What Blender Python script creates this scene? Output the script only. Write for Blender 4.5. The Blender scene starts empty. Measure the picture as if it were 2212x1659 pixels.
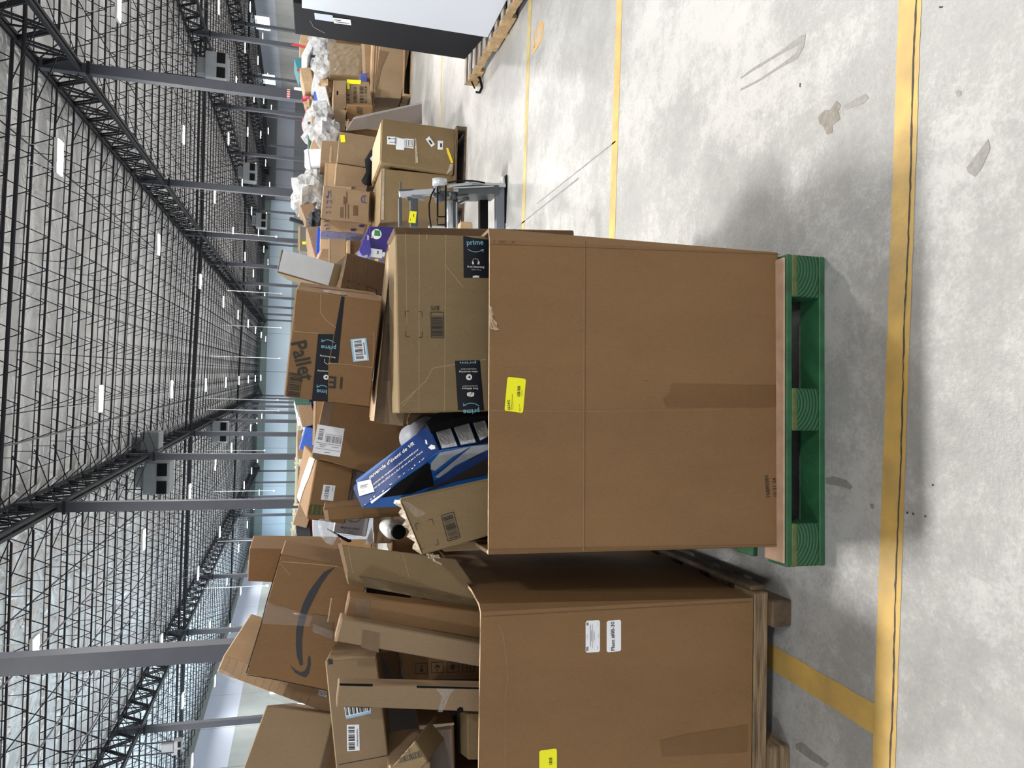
import bpy, bmesh, math, random
from mathutils import Vector, Matrix
from math import sin, cos, pi, radians, sqrt
scene = bpy.context.scene
COL = scene.collection
# ---------------------------------------------------------------- camera (portrait shot turned a quarter)
F = 1600.0; EYE = 1.64
_Y = Vector(((855-829.5)/F, (655-1106)/F, 1.0)).normalized()
_X = Vector((1.0, .0305, -(_Y[0]+.0305*_Y[1])/_Y[2])).normalized()
_Z = _X.cross(_Y)
EYEP = Vector((0, 0, EYE))
def cam2w(c): return Vector((_X.dot(c), _Y.dot(c), _Z.dot(c)))
cd = bpy.data.cameras.new('camera'); cam = bpy.data.objects.new('camera', cd); COL.objects.link(cam)
cd.sensor_fit = 'HORIZONTAL'; cd.sensor_width = 36.0; cd.lens = F/2212*36.0; cd.clip_start = .05; cd.clip_end = 400
right = cam2w(Vector((0, 1, 0))); up = cam2w(Vector((1, 0, 0))); back = -cam2w(Vector((0, 0, 1)))
cam.matrix_world = Matrix(((right.x, up.x, back.x, 0), (right.y, up.y, back.y, 0), (right.z, up.z, back.z, EYE), (0, 0, 0, 1)))
scene.camera = cam
# ---------------------------------------------------------------- world, daylight, exposure
w = bpy.data.worlds.new('world'); scene.world = w; w.use_nodes = True
w.node_tree.nodes['Background'].inputs[0].default_value = (.82, .9, 1, 1)
w.node_tree.nodes['Background'].inputs[1].default_value = WORLD_STRENGTH = .82
scene.view_settings.view_transform = 'Standard'; scene.view_settings.look = 'None'
scene.view_settings.gamma = 1; scene.view_settings.use_curve_mapping = False
scene.view_settings.exposure = 0.0
LAMP_W = 700.0      # one high-bay lamp
DOOR_E = 12.0        # daylight in the open dock doors
LAMP_E = 60.0
# ---------------------------------------------------------------- helpers
def ray(x, y): return cam2w(Vector((1659-y-829.5, x-1106, F)))
def at(x, y, Y): r = ray(x, y); return EYEP + r*(Y/r.y)
def atz(x, y, z=0.0): r = ray(x, y); return EYEP + r*((z-EYE)/r.z)
def tag(o, label=None, cat=None, group=None, kind=None):
    if label: o['label'] = label
    if cat: o['category'] = cat
    if group: o['group'] = group
    if kind: o['kind'] = kind
    return o
OFF = {}
def parent_off(p):
    v = Vector((0, 0, 0))
    while p is not None: v += p.location; p = p.parent
    return v
def _l(name, verts, faces, mat=None, parent=None, mats=None, mi=None):
    verts = [Vector(v) for v in verts]
    me = bpy.data.meshes.new(name)
    if parent is None: c = Vector((sum(v.x for v in verts)/len(verts), sum(v.y for v in verts)/len(verts), min(v.z for v in verts)))
    else: c = parent_off(parent)
    me.from_pydata([tuple(v-c) for v in verts], [], faces); me.update()
    for m in (mats or ([mat] if mat else [])): me.materials.append(m)
    if mi: me.polygons.foreach_set('material_index', mi)
    o = bpy.data.objects.new(name, me); COL.objects.link(o)
    if parent is None: o.location = c
    else: o.parent = parent
    return o
link_mesh = _l
def empty(name, loc, label=None, cat=None, group=None, kind=None, parent=None):
    o = bpy.data.objects.new(name, None); COL.objects.link(o); o.empty_display_size = .1
    o.location = Vector(loc)-(parent_off(parent) if parent else Vector((0, 0, 0)))
    if parent: o.parent = parent
    return tag(o, label, cat, group, kind)
def fixn(o):
    bm = bmesh.new(); bm.from_mesh(o.data); bmesh.ops.recalc_face_normals(bm, faces=bm.faces); bm.to_mesh(o.data); bm.free(); return o
def bevel(o, w, seg=1):
    bm = bmesh.new(); bm.from_mesh(o.data); bmesh.ops.recalc_face_normals(bm, faces=bm.faces)
    bmesh.ops.bevel(bm, geom=list(bm.edges), offset=w, segments=seg, affect='EDGES', clamp_overlap=True)
    bm.to_mesh(o.data); bm.free(); return o
class MB:
    def __init__(s): s.v = []; s.f = []; s.mi = []
    def add(s, vs, fs, m=0):
        n = len(s.v); s.v += [Vector(v) for v in vs]; s.f += [tuple(i+n for i in f) for f in fs]; s.mi += [m]*len(fs); return s
    def box(s, x0, x1, y0, y1, z0, z1, m=0, M=None):
        vs = [Vector(p) for p in ((x0,y0,z0),(x1,y0,z0),(x1,y1,z0),(x0,y1,z0),(x0,y0,z1),(x1,y0,z1),(x1,y1,z1),(x0,y1,z1))]
        if M: vs = [M @ v for v in vs]
        return s.add(vs, [(3,2,1,0),(4,5,6,7),(0,1,5,4),(1,2,6,5),(2,3,7,6),(3,0,4,7)], m)
    def bar(s, a, b, w, h=None, m=0, upv=(0,0,1)):
        a = Vector(a); b = Vector(b); h = h or w; d = (b-a).normalized(); u = Vector(upv)
        if abs(d.dot(u)) > .98: u = Vector((1, 0, 0))
        sx = d.cross(u).normalized()*w/2; sz = sx.cross(d).normalized()*h/2
        return s.add([a-sx-sz, a+sx-sz, a+sx+sz, a-sx+sz, b-sx-sz, b+sx-sz, b+sx+sz, b-sx+sz],
                     [(0,1,2,3),(7,6,5,4),(1,0,4,5),(2,1,5,6),(3,2,6,7),(0,3,7,4)], m)
    def tube(s, pts, r, n=8, m=0, caps=True):
        pts = [Vector(p) for p in pts]; rings = []; base = len(s.v)
        rr = r if isinstance(r, (list, tuple)) else [r]*len(pts)
        pu = None
        for i, p in enumerate(pts):
            d = (pts[min(i+1, len(pts)-1)]-pts[max(i-1, 0)]).normalized()
            u = pu if pu is not None else (Vector((0,0,1)) if abs(d.z) < .9 else Vector((1,0,0)))
            a = d.cross(u).normalized(); b = a.cross(d).normalized(); pu = b
            s.v += [p+(a*cos(2*pi*k/n)+b*sin(2*pi*k/n))*rr[i] for k in range(n)]
        for i in range(len(pts)-1):
            for k in range(n):
                q = base+i*n; s.f.append((q+k, q+(k+1)%n, q+n+(k+1)%n, q+n+k)); s.mi.append(m)
        if caps:
            s.f.append(tuple(base+k for k in range(n))[::-1]); s.mi.append(m)
            q = base+(len(pts)-1)*n; s.f.append(tuple(q+k for k in range(n))); s.mi.append(m)
        return s
    def build(s, name, mat, parent=None, bev=0, fix=True):
        mats = mat if isinstance(mat, (list, tuple)) else [mat]
        o = link_mesh(name, s.v, s.f, None, parent, mats=mats, mi=s.mi)
        if bev: bevel(o, bev)
        elif fix: fixn(o)
        return o
def smooth(o):
    for p in o.data.polygons: p.use_smooth = True
    return o
# planes that carry the faces of the boxes
class Face:
    def __init__(s, p, n): s.p = Vector(p); s.n = Vector(n).normalized()
    def at(s, x, y, off=0.0):
        r = ray(x, y); q = s.p + s.n*off
        return EYEP + r*((q-EYEP).dot(s.n)/r.dot(s.n))
def plane(px, Y, yaw=0, tilt=0):
    a = radians(yaw); t = radians(tilt)
    return Face(at(px[0], px[1], Y), (sin(a)*cos(t), -cos(a)*cos(t), sin(t)))
def facepts(p0, p1, p2): # plane through three points, normal to the viewer
    n = (Vector(p1)-Vector(p0)).cross(Vector(p2)-Vector(p0)).normalized()
    if n.dot(EYEP-Vector(p0)) < 0: n = -n
    return Face(p0, n)
# ---------------------------------------------------------------- materials
MATS = {}
def nodes(name):
    m = bpy.data.materials.new(name); m.use_nodes = True; nt = m.node_tree; b = nt.nodes['Principled BSDF']
    return m, nt, b
def mk(name, col, rough=.6, metal=0, noise=0, scale=20, bump=0, bscale=60, spec=.5, emit=None, es=1, alpha=1, trans=0, dark=None, stretch=None):
    if name in MATS: return MATS[name]
    m, nt, b = nodes(name); L = nt.links; N = nt.nodes
    b.inputs['Base Color'].default_value = (*col, 1); b.inputs['Roughness'].default_value = rough; b.inputs['Metallic'].default_value = metal
    b.inputs['Specular IOR Level'].default_value = spec
    if noise or bump:
        tc = N.new('ShaderNodeTexCoord'); mp = N.new('ShaderNodeMapping'); L.new(tc.outputs['Object'], mp.inputs[0])
        if stretch: mp.inputs['Scale'].default_value = stretch
    if noise:
        t = N.new('ShaderNodeTexNoise'); t.inputs['Scale'].default_value = scale; t.inputs['Detail'].default_value = 6; L.new(mp.outputs[0], t.inputs[0])
        mx = N.new('ShaderNodeMix'); mx.data_type = 'RGBA'; d = dark or tuple(c*(1-noise) for c in col); l = tuple(min(1, c*(1+noise*.6)) for c in col)
        mx.inputs[6].default_value = (*d, 1); mx.inputs[7].default_value = (*l, 1)
        mr = N.new('ShaderNodeMapRange'); mr.inputs[1].default_value = .3; mr.inputs[2].default_value = .7
        L.new(t.outputs[0], mr.inputs[0]); L.new(mr.outputs[0], mx.inputs[0]); L.new(mx.outputs[2], b.inputs['Base Color'])
    if bump:
        t2 = N.new('ShaderNodeTexNoise'); t2.inputs['Scale'].default_value = bscale; t2.inputs['Detail'].default_value = 4; L.new(mp.outputs[0], t2.inputs[0])
        bp = N.new('ShaderNodeBump'); bp.inputs['Strength'].default_value = bump; bp.inputs['Distance'].default_value = .01
        L.new(t2.outputs[0], bp.inputs['Height']); L.new(bp.outputs[0], b.inputs['Normal'])
    if emit: b.inputs['Emission Color'].default_value = (*emit, 1); b.inputs['Emission Strength'].default_value = es
    if trans: b.inputs['Transmission Weight'].default_value = trans
    if alpha < 1: b.inputs['Alpha'].default_value = alpha
    MATS[name] = m; return m
def kraft(name, col, corr=0.0):
    m, nt, b = nodes(name); L = nt.links; N = nt.nodes
    tc = N.new('ShaderNodeTexCoord')
    a = N.new('ShaderNodeTexNoise'); a.inputs['Scale'].default_value = 3.5; a.inputs['Detail'].default_value = 5; a.inputs['Roughness'].default_value = .65
    c = N.new('ShaderNodeTexNoise'); c.inputs['Scale'].default_value = 260; c.inputs['Detail'].default_value = 3
    mp = N.new('ShaderNodeMapping'); mp.inputs['Scale'].default_value = (1, 1, .35)
    L.new(tc.outputs['Object'], mp.inputs[0]); L.new(mp.outputs[0], a.inputs[0]); L.new(mp.outputs[0], c.inputs[0])
    ad = N.new('ShaderNodeMath'); ad.operation = 'MULTIPLY_ADD'; ad.inputs[1].default_value = .6; L.new(c.outputs[0], ad.inputs[0]); L.new(a.outputs[0], ad.inputs[2])
    mr = N.new('ShaderNodeMapRange'); mr.inputs[1].default_value = .5; mr.inputs[2].default_value = 1.1; L.new(ad.outputs[0], mr.inputs[0])
    mx = N.new('ShaderNodeMix'); mx.data_type = 'RGBA'
    mx.inputs[6].default_value = (*[v*.84 for v in col], 1); mx.inputs[7].default_value = (*[v*1.12 for v in col], 1)
    L.new(mr.outputs[0], mx.inputs[0]); L.new(mx.outputs[2], b.inputs['Base Color'])
    b.inputs['Roughness'].default_value = .78; b.inputs['Specular IOR Level'].default_value = .25
    w_ = N.new('ShaderNodeTexNoise'); w_.inputs['Scale'].default_value = 7; w_.inputs['Detail'].default_value = 3; L.new(tc.outputs['Object'], w_.inputs[0])
    bp = N.new('ShaderNodeBump'); bp.inputs['Strength'].default_value = .35; bp.inputs['Distance'].default_value = .02
    L.new(w_.outputs[0], bp.inputs['Height']); L.new(bp.outputs[0], b.inputs['Normal'])
    MATS[name] = m; return m
K1 = kraft('kraft_brown', (.218, .124, .056))
K2 = kraft('kraft_olive', (.21, .147, .075))
K3 = kraft('kraft_tan', (.262, .182, .108))
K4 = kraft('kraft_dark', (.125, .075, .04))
K5 = kraft('kraft_light', (.42, .29, .175))
K6 = kraft('kraft_inside', (.19, .115, .06))
EDGE = mk('raw_card_edge', (.5, .35, .22), .8, noise=.2, scale=60)
TAPEB = mk('black_printed_tape', (.008, .009, .013), .4, spec=.3)
TAPEC = mk('brown_clear_tape', (.17, .1, .048), .3, noise=.15, scale=30)
TAPES = mk('glossy_clear_tape', (.45, .36, .26), .12, noise=.25, scale=18, bump=.8, bscale=60, spec=.9)
INK = mk('black_ink', (.02, .018, .016), .6)
INKB = mk('faded_ink', (.035, .026, .02), .7)
CYAN = mk('pale_blue_print', (.2, .46, .6), .4)
WPR = mk('white_print', (.75, .72, .68), .5)
WLAB = mk('white_label', (.84, .86, .9), .45)
YLAB = mk('yellow_label', (.93, .9, .01), .45)
YDIM = mk('golden_label', (.9, .68, .03), .5)
BLUEL = mk('light_blue_label_edge', (.3, .55, .78), .5)
GINK = mk('grey_ink', (.22, .22, .24), .6)
BLUE = mk('printed_blue_card', (.008, .035, .15), .5, spec=.25, noise=.15, scale=25)
BLUE2 = mk('bright_blue_card', (.006, .09, .36), .45, spec=.3)
GREYC = mk('printed_grey_card', (.32, .34, .37), .35, noise=.3, scale=8)
BLACK = mk('matte_black', (.006, .006, .007), .75, spec=.12)
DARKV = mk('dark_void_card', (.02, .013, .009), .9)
WOOD = mk('weathered_wood', (.27, .185, .1), .8, noise=.5, scale=5, bump=.6, bscale=20, stretch=(1, 1.5, 12), dark=(.085, .058, .035))
WOODP = mk('pallet_pine', (.36, .24, .12), .8, noise=.35, scale=14, bump=.4, bscale=50)
WOODD = mk('dark_old_wood', (.13, .085, .05), .85, noise=.5, scale=16, bump=.5, bscale=40)
RAW = mk('raw_pink_pine', (.5, .33, .23), .75, noise=.15, scale=20)
CREAM = mk('cream_rack_paint', (.62, .58, .42), .5)
STEEL = mk('dark_grey_steel_paint', (.014, .015, .021), .6, spec=.3)
COLM = mk('column_grey_paint', (.05, .054, .071), .5, noise=.1, scale=3)
PLAST = mk('shiny_plastic_film', (.62, .63, .64), .12, noise=.4, scale=14, bump=1, bscale=25, spec=1, alpha=.62)
def clearfilm():
    m, nt, b = nodes('clear_film'); b.inputs['Base Color'].default_value = (.85, .88, .9, 1); b.inputs['Roughness'].default_value = .08; b.inputs['Alpha'].default_value = .2
    N = nt.nodes; t = N.new('ShaderNodeTexNoise'); t.inputs['Scale'].default_value = 40; tc = N.new('ShaderNodeTexCoord'); nt.links.new(tc.outputs['Object'], t.inputs[0])
    bp = N.new('ShaderNodeBump'); bp.inputs['Strength'].default_value = 1; bp.inputs['Distance'].default_value = .02; nt.links.new(t.outputs[0], bp.inputs['Height']); nt.links.new(bp.outputs[0], b.inputs['Normal']); return m
FILM = clearfilm()
TAPEF = mk('clear_tape_film', (.8, .76, .7), .14, spec=.8, alpha=.13)
def greenwood():
    m, nt, b = nodes('green_painted_wood'); N = nt.nodes; L = nt.links
    tc = N.new('ShaderNodeTexCoord'); mp = N.new('ShaderNodeMapping'); mp.inputs['Location'].default_value = (-.02, 0, -.09); L.new(tc.outputs['Object'], mp.inputs[0])
    wv = N.new('ShaderNodeTexWave'); wv.wave_type = 'RINGS'; wv.rings_direction = 'Y'; wv.inputs['Scale'].default_value = 26; wv.inputs['Distortion'].default_value = 2.5; wv.inputs['Detail'].default_value = 3; wv.inputs['Detail Scale'].default_value = .5
    L.new(mp.outputs[0], wv.inputs[0])
    n = N.new('ShaderNodeTexNoise'); n.inputs['Scale'].default_value = 8; n.inputs['Detail'].default_value = 5; L.new(tc.outputs['Object'], n.inputs[0])
    r = N.new('ShaderNodeValToRGB'); r.color_ramp.elements[0].position = .1; r.color_ramp.elements[0].color = (.014, .07, .028, 1); r.color_ramp.elements[1].color = (.036, .155, .066, 1); r.color_ramp.elements[1].position = .5
    L.new(wv.outputs[0], r.inputs[0])
    mx = N.new('ShaderNodeMix'); mx.data_type = 'RGBA'; mx.blend_type = 'MULTIPLY'; mx.inputs[0].default_value = .5
    L.new(r.outputs[0], mx.inputs[6]); L.new(n.outputs[0], mx.inputs[7]); L.new(mx.outputs[2], b.inputs['Base Color'])
    b.inputs['Roughness'].default_value = .5
    bp = N.new('ShaderNodeBump'); bp.inputs['Strength'].default_value = .5; bp.inputs['Distance'].default_value = .004; L.new(wv.outputs[0], bp.inputs['Height']); L.new(bp.outputs[0], b.inputs['Normal'])
    return m
GREENR = greenwood()
GREEN = mk('green_board_paint', (.024, .115, .048), .5, noise=.35, scale=12, bump=.3, bscale=40)
OLIVE = mk('olive_board', (.11, .14, .04), .6, noise=.3, scale=20)
# ---------------------------------------------------------------- decals on faces
class Decal:
    def __init__(s, F, off=.0012): s.F = F; s.off = off; s.v = []; s.f = []
    def poly(s, pts):
        n = len(s.v); s.v += [s.F.at(x, y, s.off) for x, y in pts]; s.f.append(tuple(range(n, n+len(pts)))); return s
    def line(s, a, b, w):
        a = Vector(a); b = Vector(b); d = (b-a).normalized(); q = Vector((-d.y, d.x))*w/2
        return s.poly([a-q, b-q, b+q, a+q])
    def path(s, pts, w):
        for i in range(len(pts)-1): s.line(pts[i], pts[i+1], w)
        return s
    def bars(s, q, n, seed=1, along=0, fill=.5):
        """bars in a quad of four pixel corners; along=0: bars spread from q0 to q1 (each bar runs q0->q3)"""
        rnd = random.Random(seed); q = [Vector(p) for p in q]
        if along: q = [q[0], q[3], q[2], q[1]]
        ws = [rnd.choice((1, 1, 2, 3)) for _ in range(2*n+1)]; T = sum(ws); t = 0
        for i, w_ in enumerate(ws):
            if i % 2 == 0:
                a, b = t/T, (t+w_)/T
                s.poly([q[0].lerp(q[1], a), q[0].lerp(q[1], b), q[3].lerp(q[2], b), q[3].lerp(q[2], a)])
            t += w_
        return s
    def frame(s, q, w):
        q = [Vector(p) for p in q]
        for i in range(4): s.line(q[i], q[(i+1) % 4], w)
        return s
    def build(s, name, mat, parent, label=None):
        fs = []
        for f in s.f:   # orient to the normal
            a, b, c = s.v[f[0]], s.v[f[1]], s.v[f[2]]
            fs.append(f if (b-a).cross(c-a).dot(s.F.n) > 0 else f[::-1])
        o = link_mesh(name, s.v, fs, mat, thing_root(parent)); 
        if label: o['label'] = label
        return o
def thing_root(o):
    """a mesh that is a thing becomes 'body' under an Empty the first time it gets a part"""
    if o.parent is not None or o.type == 'EMPTY': return o
    if o.get('_root'): return bpy.data.objects[o['_root']]
    nm = o.name.split('.')[0]
    e = bpy.data.objects.new('tmp', None); COL.objects.link(e); e.empty_display_size = .1; e.location = o.location.copy()
    for k in ('label', 'category', 'group', 'kind'):
        if k in o: e[k] = o[k]; del o[k]
    o.name = 'body_part'; e.name = nm; o.name = 'body'; o.location = (0, 0, 0); o.parent = e
    return e
TXT = {}
def text_mesh(s):
    if s in TXT: return TXT[s]
    c = bpy.data.curves.new('t', 'FONT'); c.body = s; c.resolution_u = 2; c.offset = .012; ob = bpy.data.objects.new('t', c); COL.objects.link(ob)
    bpy.context.view_layer.update()
    me = bpy.data.meshes.new_from_object(ob.evaluated_get(bpy.context.evaluated_depsgraph_get()))
    vs = [v.co.copy() for v in me.vertices]; fs = [tuple(p.vertices) for p in me.polygons]
    bpy.data.objects.remove(ob); bpy.data.curves.remove(c); bpy.data.meshes.remove(me)
    x0 = min(v.x for v in vs); x1 = max(v.x for v in vs); y0 = min(v.y for v in vs); y1 = max(v.y for v in vs)
    TXT[s] = ([Vector(((v.x-x0)/(x1-x0), (v.y-y0)/(y1-y0), 0)) for v in vs], fs, (x1-x0)/max(.01, y1-y0)); return TXT[s]
def text(parent, F, s, a, b, mat, h=None, name='printed_text', off=.0024):
    """text from pixel a to pixel b along its baseline; h = height as a share of its natural height"""
    vs, fs, asp = text_mesh(s); A = F.at(*a, off); B = F.at(*b, off); R = B-A; U = F.n.cross(R.normalized())*(R.length/asp*(h or 1))
    return link_mesh(name, [A+R*v.x+U*v.y for v in vs], fs, mat, thing_root(parent))
def slab(name, q, F, depth=None, back=None, mat=None, label=None, cat='box', group=None, bev=.004, parent=None, mats=None):
    """box whose front face has the pixel corners q (top-left, top-right, bottom-right, bottom-left seen upright) on plane F"""
    P = [F.at(*p) for p in q]
    if back:   # (corner index, pixel, Y)
        E = at(back[1][0], back[1][1], back[2])-P[back[0]]
    else: E = -F.n*depth
    v = P+[p+E for p in P]
    f = [(0,1,2,3),(7,6,5,4),(1,0,4,5),(2,1,5,6),(3,2,6,7),(0,3,7,4)]
    o = link_mesh(name, v, f, mat, parent, mats=mats)
    bevel(o, bev) if bev else fixn(o)
    tag(o, label, cat if not parent else None, group)
    o_E = E
    return o, P, E
def carton(q, Y, yaw, tilt, depth=None, back=None, mat=K1, label='', group=None, name='cardboard_box', ref=0, cat='box', bev=.004):
    Fc = plane(q[ref], Y, yaw, tilt)
    o, P, E = slab(name, q, Fc, depth, back, mat, label, cat, group, bev)
    return o, Fc, P, E
def lerp(a, b, t): return (a[0]+(b[0]-a[0])*t, a[1]+(b[1]-a[1])*t)
def qp(q, s, t): return lerp(lerp(q[0], q[1], s), lerp(q[3], q[2], s), t)
def sub(q, s0, s1, t0, t1): return [qp(q, s0, t0), qp(q, s1, t0), qp(q, s1, t1), qp(q, s0, t1)]
def c2(x, y): return (560+x/3.687, 450+y/3.687)
def c3(x, y): return (560+x/3.687, 800+y/3.687)
def c4(x, y): return (460+x/3.253, 1150+y/3.253)

def tape_patch(F_, q, name, par, nx=7, ny=4, amp=.004, mat=None, off=.002, seed=1, label=None):
    """crumpled clear tape or film: a grid over a pixel quad on a face, every node lifted a little"""
    r_ = random.Random(seed); vs = []; fs = []
    for j in range(ny+1):
        for i in range(nx+1):
            e_ = .35 if (i in (0, nx) or j in (0, ny)) else 1
            p = qp(q, i/nx, j/ny); vs.append(F_.at(p[0]+r_.uniform(-.6, .6), p[1]+r_.uniform(-.6, .6), off+r_.uniform(0, amp)*e_))
    for j in range(ny):
        for i in range(nx): a = j*(nx+1)+i; fs.append((a, a+1, a+nx+2, a+nx+1))
    o = link_mesh(name, vs, fs, mat or TAPEF, thing_root(par))
    if label: o['label'] = label
    return o
# ================================================================ building shell
rnd = random.Random(7)
BAY = 15.24; ROWX = [-33.7, -19.2, -4.7, 9.8, 24.3, 38.8, 54.3]; DECK = [10.9, 10.85, 10.75, 10.38, 10.45, 10.55, 10.65]
YF = 155.0; YB = -20.0; XL = -34.2; XR = 55.0; COL0 = 27.6
def deckz(x):
    for i in range(6):
        if x <= ROWX[i+1] or i == 5:
            t = (x-ROWX[i])/(ROWX[i+1]-ROWX[i]); return DECK[i]+(DECK[i+1]-DECK[i])*t
def concrete():
    m, nt, b = nodes('polished_concrete'); N = nt.nodes; L = nt.links
    tc = N.new('ShaderNodeTexCoord')
    def noise(s, d, r=.6):
        t = N.new('ShaderNodeTexNoise'); t.inputs['Scale'].default_value = s; t.inputs['Detail'].default_value = d; t.inputs['Roughness'].default_value = r; L.new(tc.outputs['Object'], t.inputs[0]); return t
    a = noise(1.3, 8, .62); c = noise(14, 6, .7); d = noise(90, 3, .6)
    m1 = N.new('ShaderNodeMath'); m1.operation = 'MULTIPLY_ADD'; m1.inputs[1].default_value = .45; L.new(c.outputs[0], m1.inputs[0]); L.new(a.outputs[0], m1.inputs[2])
    m2 = N.new('ShaderNodeMath'); m2.operation = 'MULTIPLY_ADD'; m2.inputs[1].default_value = .3; L.new(d.outputs[0], m2.inputs[0]); L.new(m1.outputs[0], m2.inputs[2])
    r = N.new('ShaderNodeValToRGB'); e = r.color_ramp.elements; e[0].position = .58; e[0].color = (.2, .2, .2, 1); e[1].position = 1.15; e[1].color = (.4, .398, .388, 1)
    e2 = r.color_ramp.elements.new(.86); e2.color = (.295, .294, .286, 1)
    L.new(m2.outputs[0], r.inputs[0]); L.new(r.outputs[0], b.inputs['Base Color'])
    rr = N.new('ShaderNodeMapRange'); rr.inputs[3].default_value = .28; rr.inputs[4].default_value = .5; L.new(c.outputs[0], rr.inputs[0]); L.new(rr.outputs[0], b.inputs['Roughness'])
    b.inputs['Specular IOR Level'].default_value = .45
    bp = N.new('ShaderNodeBump'); bp.inputs['Strength'].default_value = .12; bp.inputs['Distance'].default_value = .01; L.new(d.outputs[0], bp.inputs['Height']); L.new(bp.outputs[0], b.inputs['Normal'])
    return m
def foil():
    m, nt, b = nodes('white_roof_insulation'); N = nt.nodes; L = nt.links
    tc = N.new('ShaderNodeTexCoord'); mp = N.new('ShaderNodeMapping'); mp.inputs['Scale'].default_value = (1.1, .8, 1); L.new(tc.outputs['Object'], mp.inputs[0])
    t = N.new('ShaderNodeTexNoise'); t.inputs['Scale'].default_value = 1.1; t.inputs['Detail'].default_value = 4; t.inputs['Distortion'].default_value = .8; L.new(mp.outputs[0], t.inputs[0])
    w_ = N.new('ShaderNodeTexWave'); w_.wave_type = 'BANDS'; w_.bands_direction = 'Y'; w_.inputs['Scale'].default_value = .165; w_.inputs['Distortion'].default_value = 1.2; w_.inputs['Detail'].default_value = 3; L.new(tc.outputs['Object'], w_.inputs[0])
    ad = N.new('ShaderNodeMath'); ad.operation = 'MULTIPLY_ADD'; ad.inputs[1].default_value = .5; L.new(w_.outputs[0], ad.inputs[0]); L.new(t.outputs[0], ad.inputs[2])
    bp = N.new('ShaderNodeBump'); bp.inputs['Strength'].default_value = 1; bp.inputs['Distance'].default_value = .7; L.new(ad.outputs[0], bp.inputs['Height']); L.new(bp.outputs[0], b.inputs['Normal'])
    mx = N.new('ShaderNodeMix'); mx.data_type = 'RGBA'; mx.inputs[6].default_value = (.66, .66, .675, 1); mx.inputs[7].default_value = (.9, .89, .9, 1)
    L.new(t.outputs[0], mx.inputs[0]); L.new(mx.outputs[2], b.inputs['Base Color'])
    b.inputs['Roughness'].default_value = .33; b.inputs['Metallic'].default_value = .4
    return m
def wallmat(name, base, band, z0, z1, top, zt, seam=7.6, axis=1):
    m, nt, b = nodes(name); N = nt.nodes; L = nt.links
    tc = N.new('ShaderNodeTexCoord'); sp = N.new('ShaderNodeSeparateXYZ'); L.new(tc.outputs['Object'], sp.inputs[0])
    def gt(v):
        g = N.new('ShaderNodeMath'); g.operation = 'GREATER_THAN'; g.inputs[1].default_value = v; L.new(sp.outputs[2], g.inputs[0]); return g
    def mixc(f, a, bb):
        x = N.new('ShaderNodeMix'); x.data_type = 'RGBA'; L.new(f, x.inputs[0])
        if isinstance(a, tuple): x.inputs[6].default_value = (*a, 1)
        else: L.new(a, x.inputs[6])
        x.inputs[7].default_value = (*bb, 1); return x.outputs[2]
    n = N.new('ShaderNodeTexNoise'); n.inputs['Scale'].default_value = .6; n.inputs['Detail'].default_value = 6; L.new(tc.outputs['Object'], n.inputs[0])
    c0 = mixc(n.outputs[0], tuple(v*.8 for v in base), tuple(min(1, v*1.15) for v in base))
    c1 = mixc(gt(z0).outputs[0], c0, band); c2_ = mixc(gt(z1).outputs[0], c1, top)
    md = N.new('ShaderNodeMath'); md.operation = 'MODULO'; md.inputs[1].default_value = seam
    ab = N.new('ShaderNodeMath'); ab.operation = 'ABSOLUTE'; L.new(sp.outputs[axis], ab.inputs[0]); L.new(ab.outputs[0], md.inputs[0])
    lt = N.new('ShaderNodeMath'); lt.operation = 'LESS_THAN'; lt.inputs[1].default_value = .05; L.new(md.outputs[0], lt.inputs[0])
    f = mixc(lt.outputs[0], c2_, tuple(v*.4 for v in base)); L.new(f, b.inputs['Base Color']); b.inputs['Roughness'].default_value = .5; return m
CONC = concrete()
floor = MB().box(XL, XR, YB, YF, -.15, 0).build('floor', CONC); tag(floor, 'grey polished concrete warehouse floor with painted lines', kind='structure')
dv = [(x, y, deckz(x)) for y in (YB, YF) for x in ROWX[:1]+ROWX[1:-1]+ROWX[-1:]]
dv = []
xs = [XL]+ROWX[1:-1]+[XR]
for y in (YB, YF):
    for x in xs: dv.append((x, y, deckz(x)))
nx = len(xs); dvt = [(a, b_, c_+.12) for a, b_, c_ in dv]
fs = [(i, i+1, nx+i+1, nx+i) for i in range(nx-1)]+[(2*nx+i, 3*nx+i, 3*nx+i+1, 2*nx+i+1) for i in range(nx-1)]
ceiling = link_mesh('ceiling', dv+dvt, fs, foil()); tag(ceiling, 'white foil roof deck with black open web joists and girders', kind='structure')
WL = wallmat('left_wall_paint', (.3, .335, .33), (.52, .57, .7), 7.0, 10.1, (.22, .24, .24), 10.2)
WF = wallmat('far_wall_daylit', (.22, .28, .275), (.46, .56, .66), 4.3, 8.7, (.2, .25, .24), 12, axis=0)  # bluish brightness holds the far-left daylight in the wall colour
WF2 = wallmat('far_right_wall_dim', (.1, .105, .115), (.2, .215, .26), 4.6, 7.9, (.09, .095, .1), 12, axis=0)  # darker copy of the far wall, weaker daylight toned in
WR = wallmat('right_wall_paint', (.24, .245, .24), (.33, .36, .42), 7.2, 10.1, (.08, .085, .1), 10, seam=3.8)
def wall(name, x0, x1, y0, y1, z1, m, lab):
    return tag(MB().box(x0, x1, y0, y1, 0, z1).build(name, m), lab, kind='structure')
wall('wall_left', XL-.3, XL, YB, YF, 11.3, WL, 'pale concrete side wall with white upper panels, left of the camera')
wall('wall_far', XL, 34, YF, YF+.3, 11.3, WF, 'pale green far end wall with a white band, daylight in its tone')
wall('wall_far_right', 34, XR, YF-1, YF+.3, 11.3, WF2, 'right part of the far end wall, toned darker away from the daylight')
wall('wall_right', XR, XR+.3, YB, YF, 11.3, WR, 'grey side wall with white upper panels, right of the camera')
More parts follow.
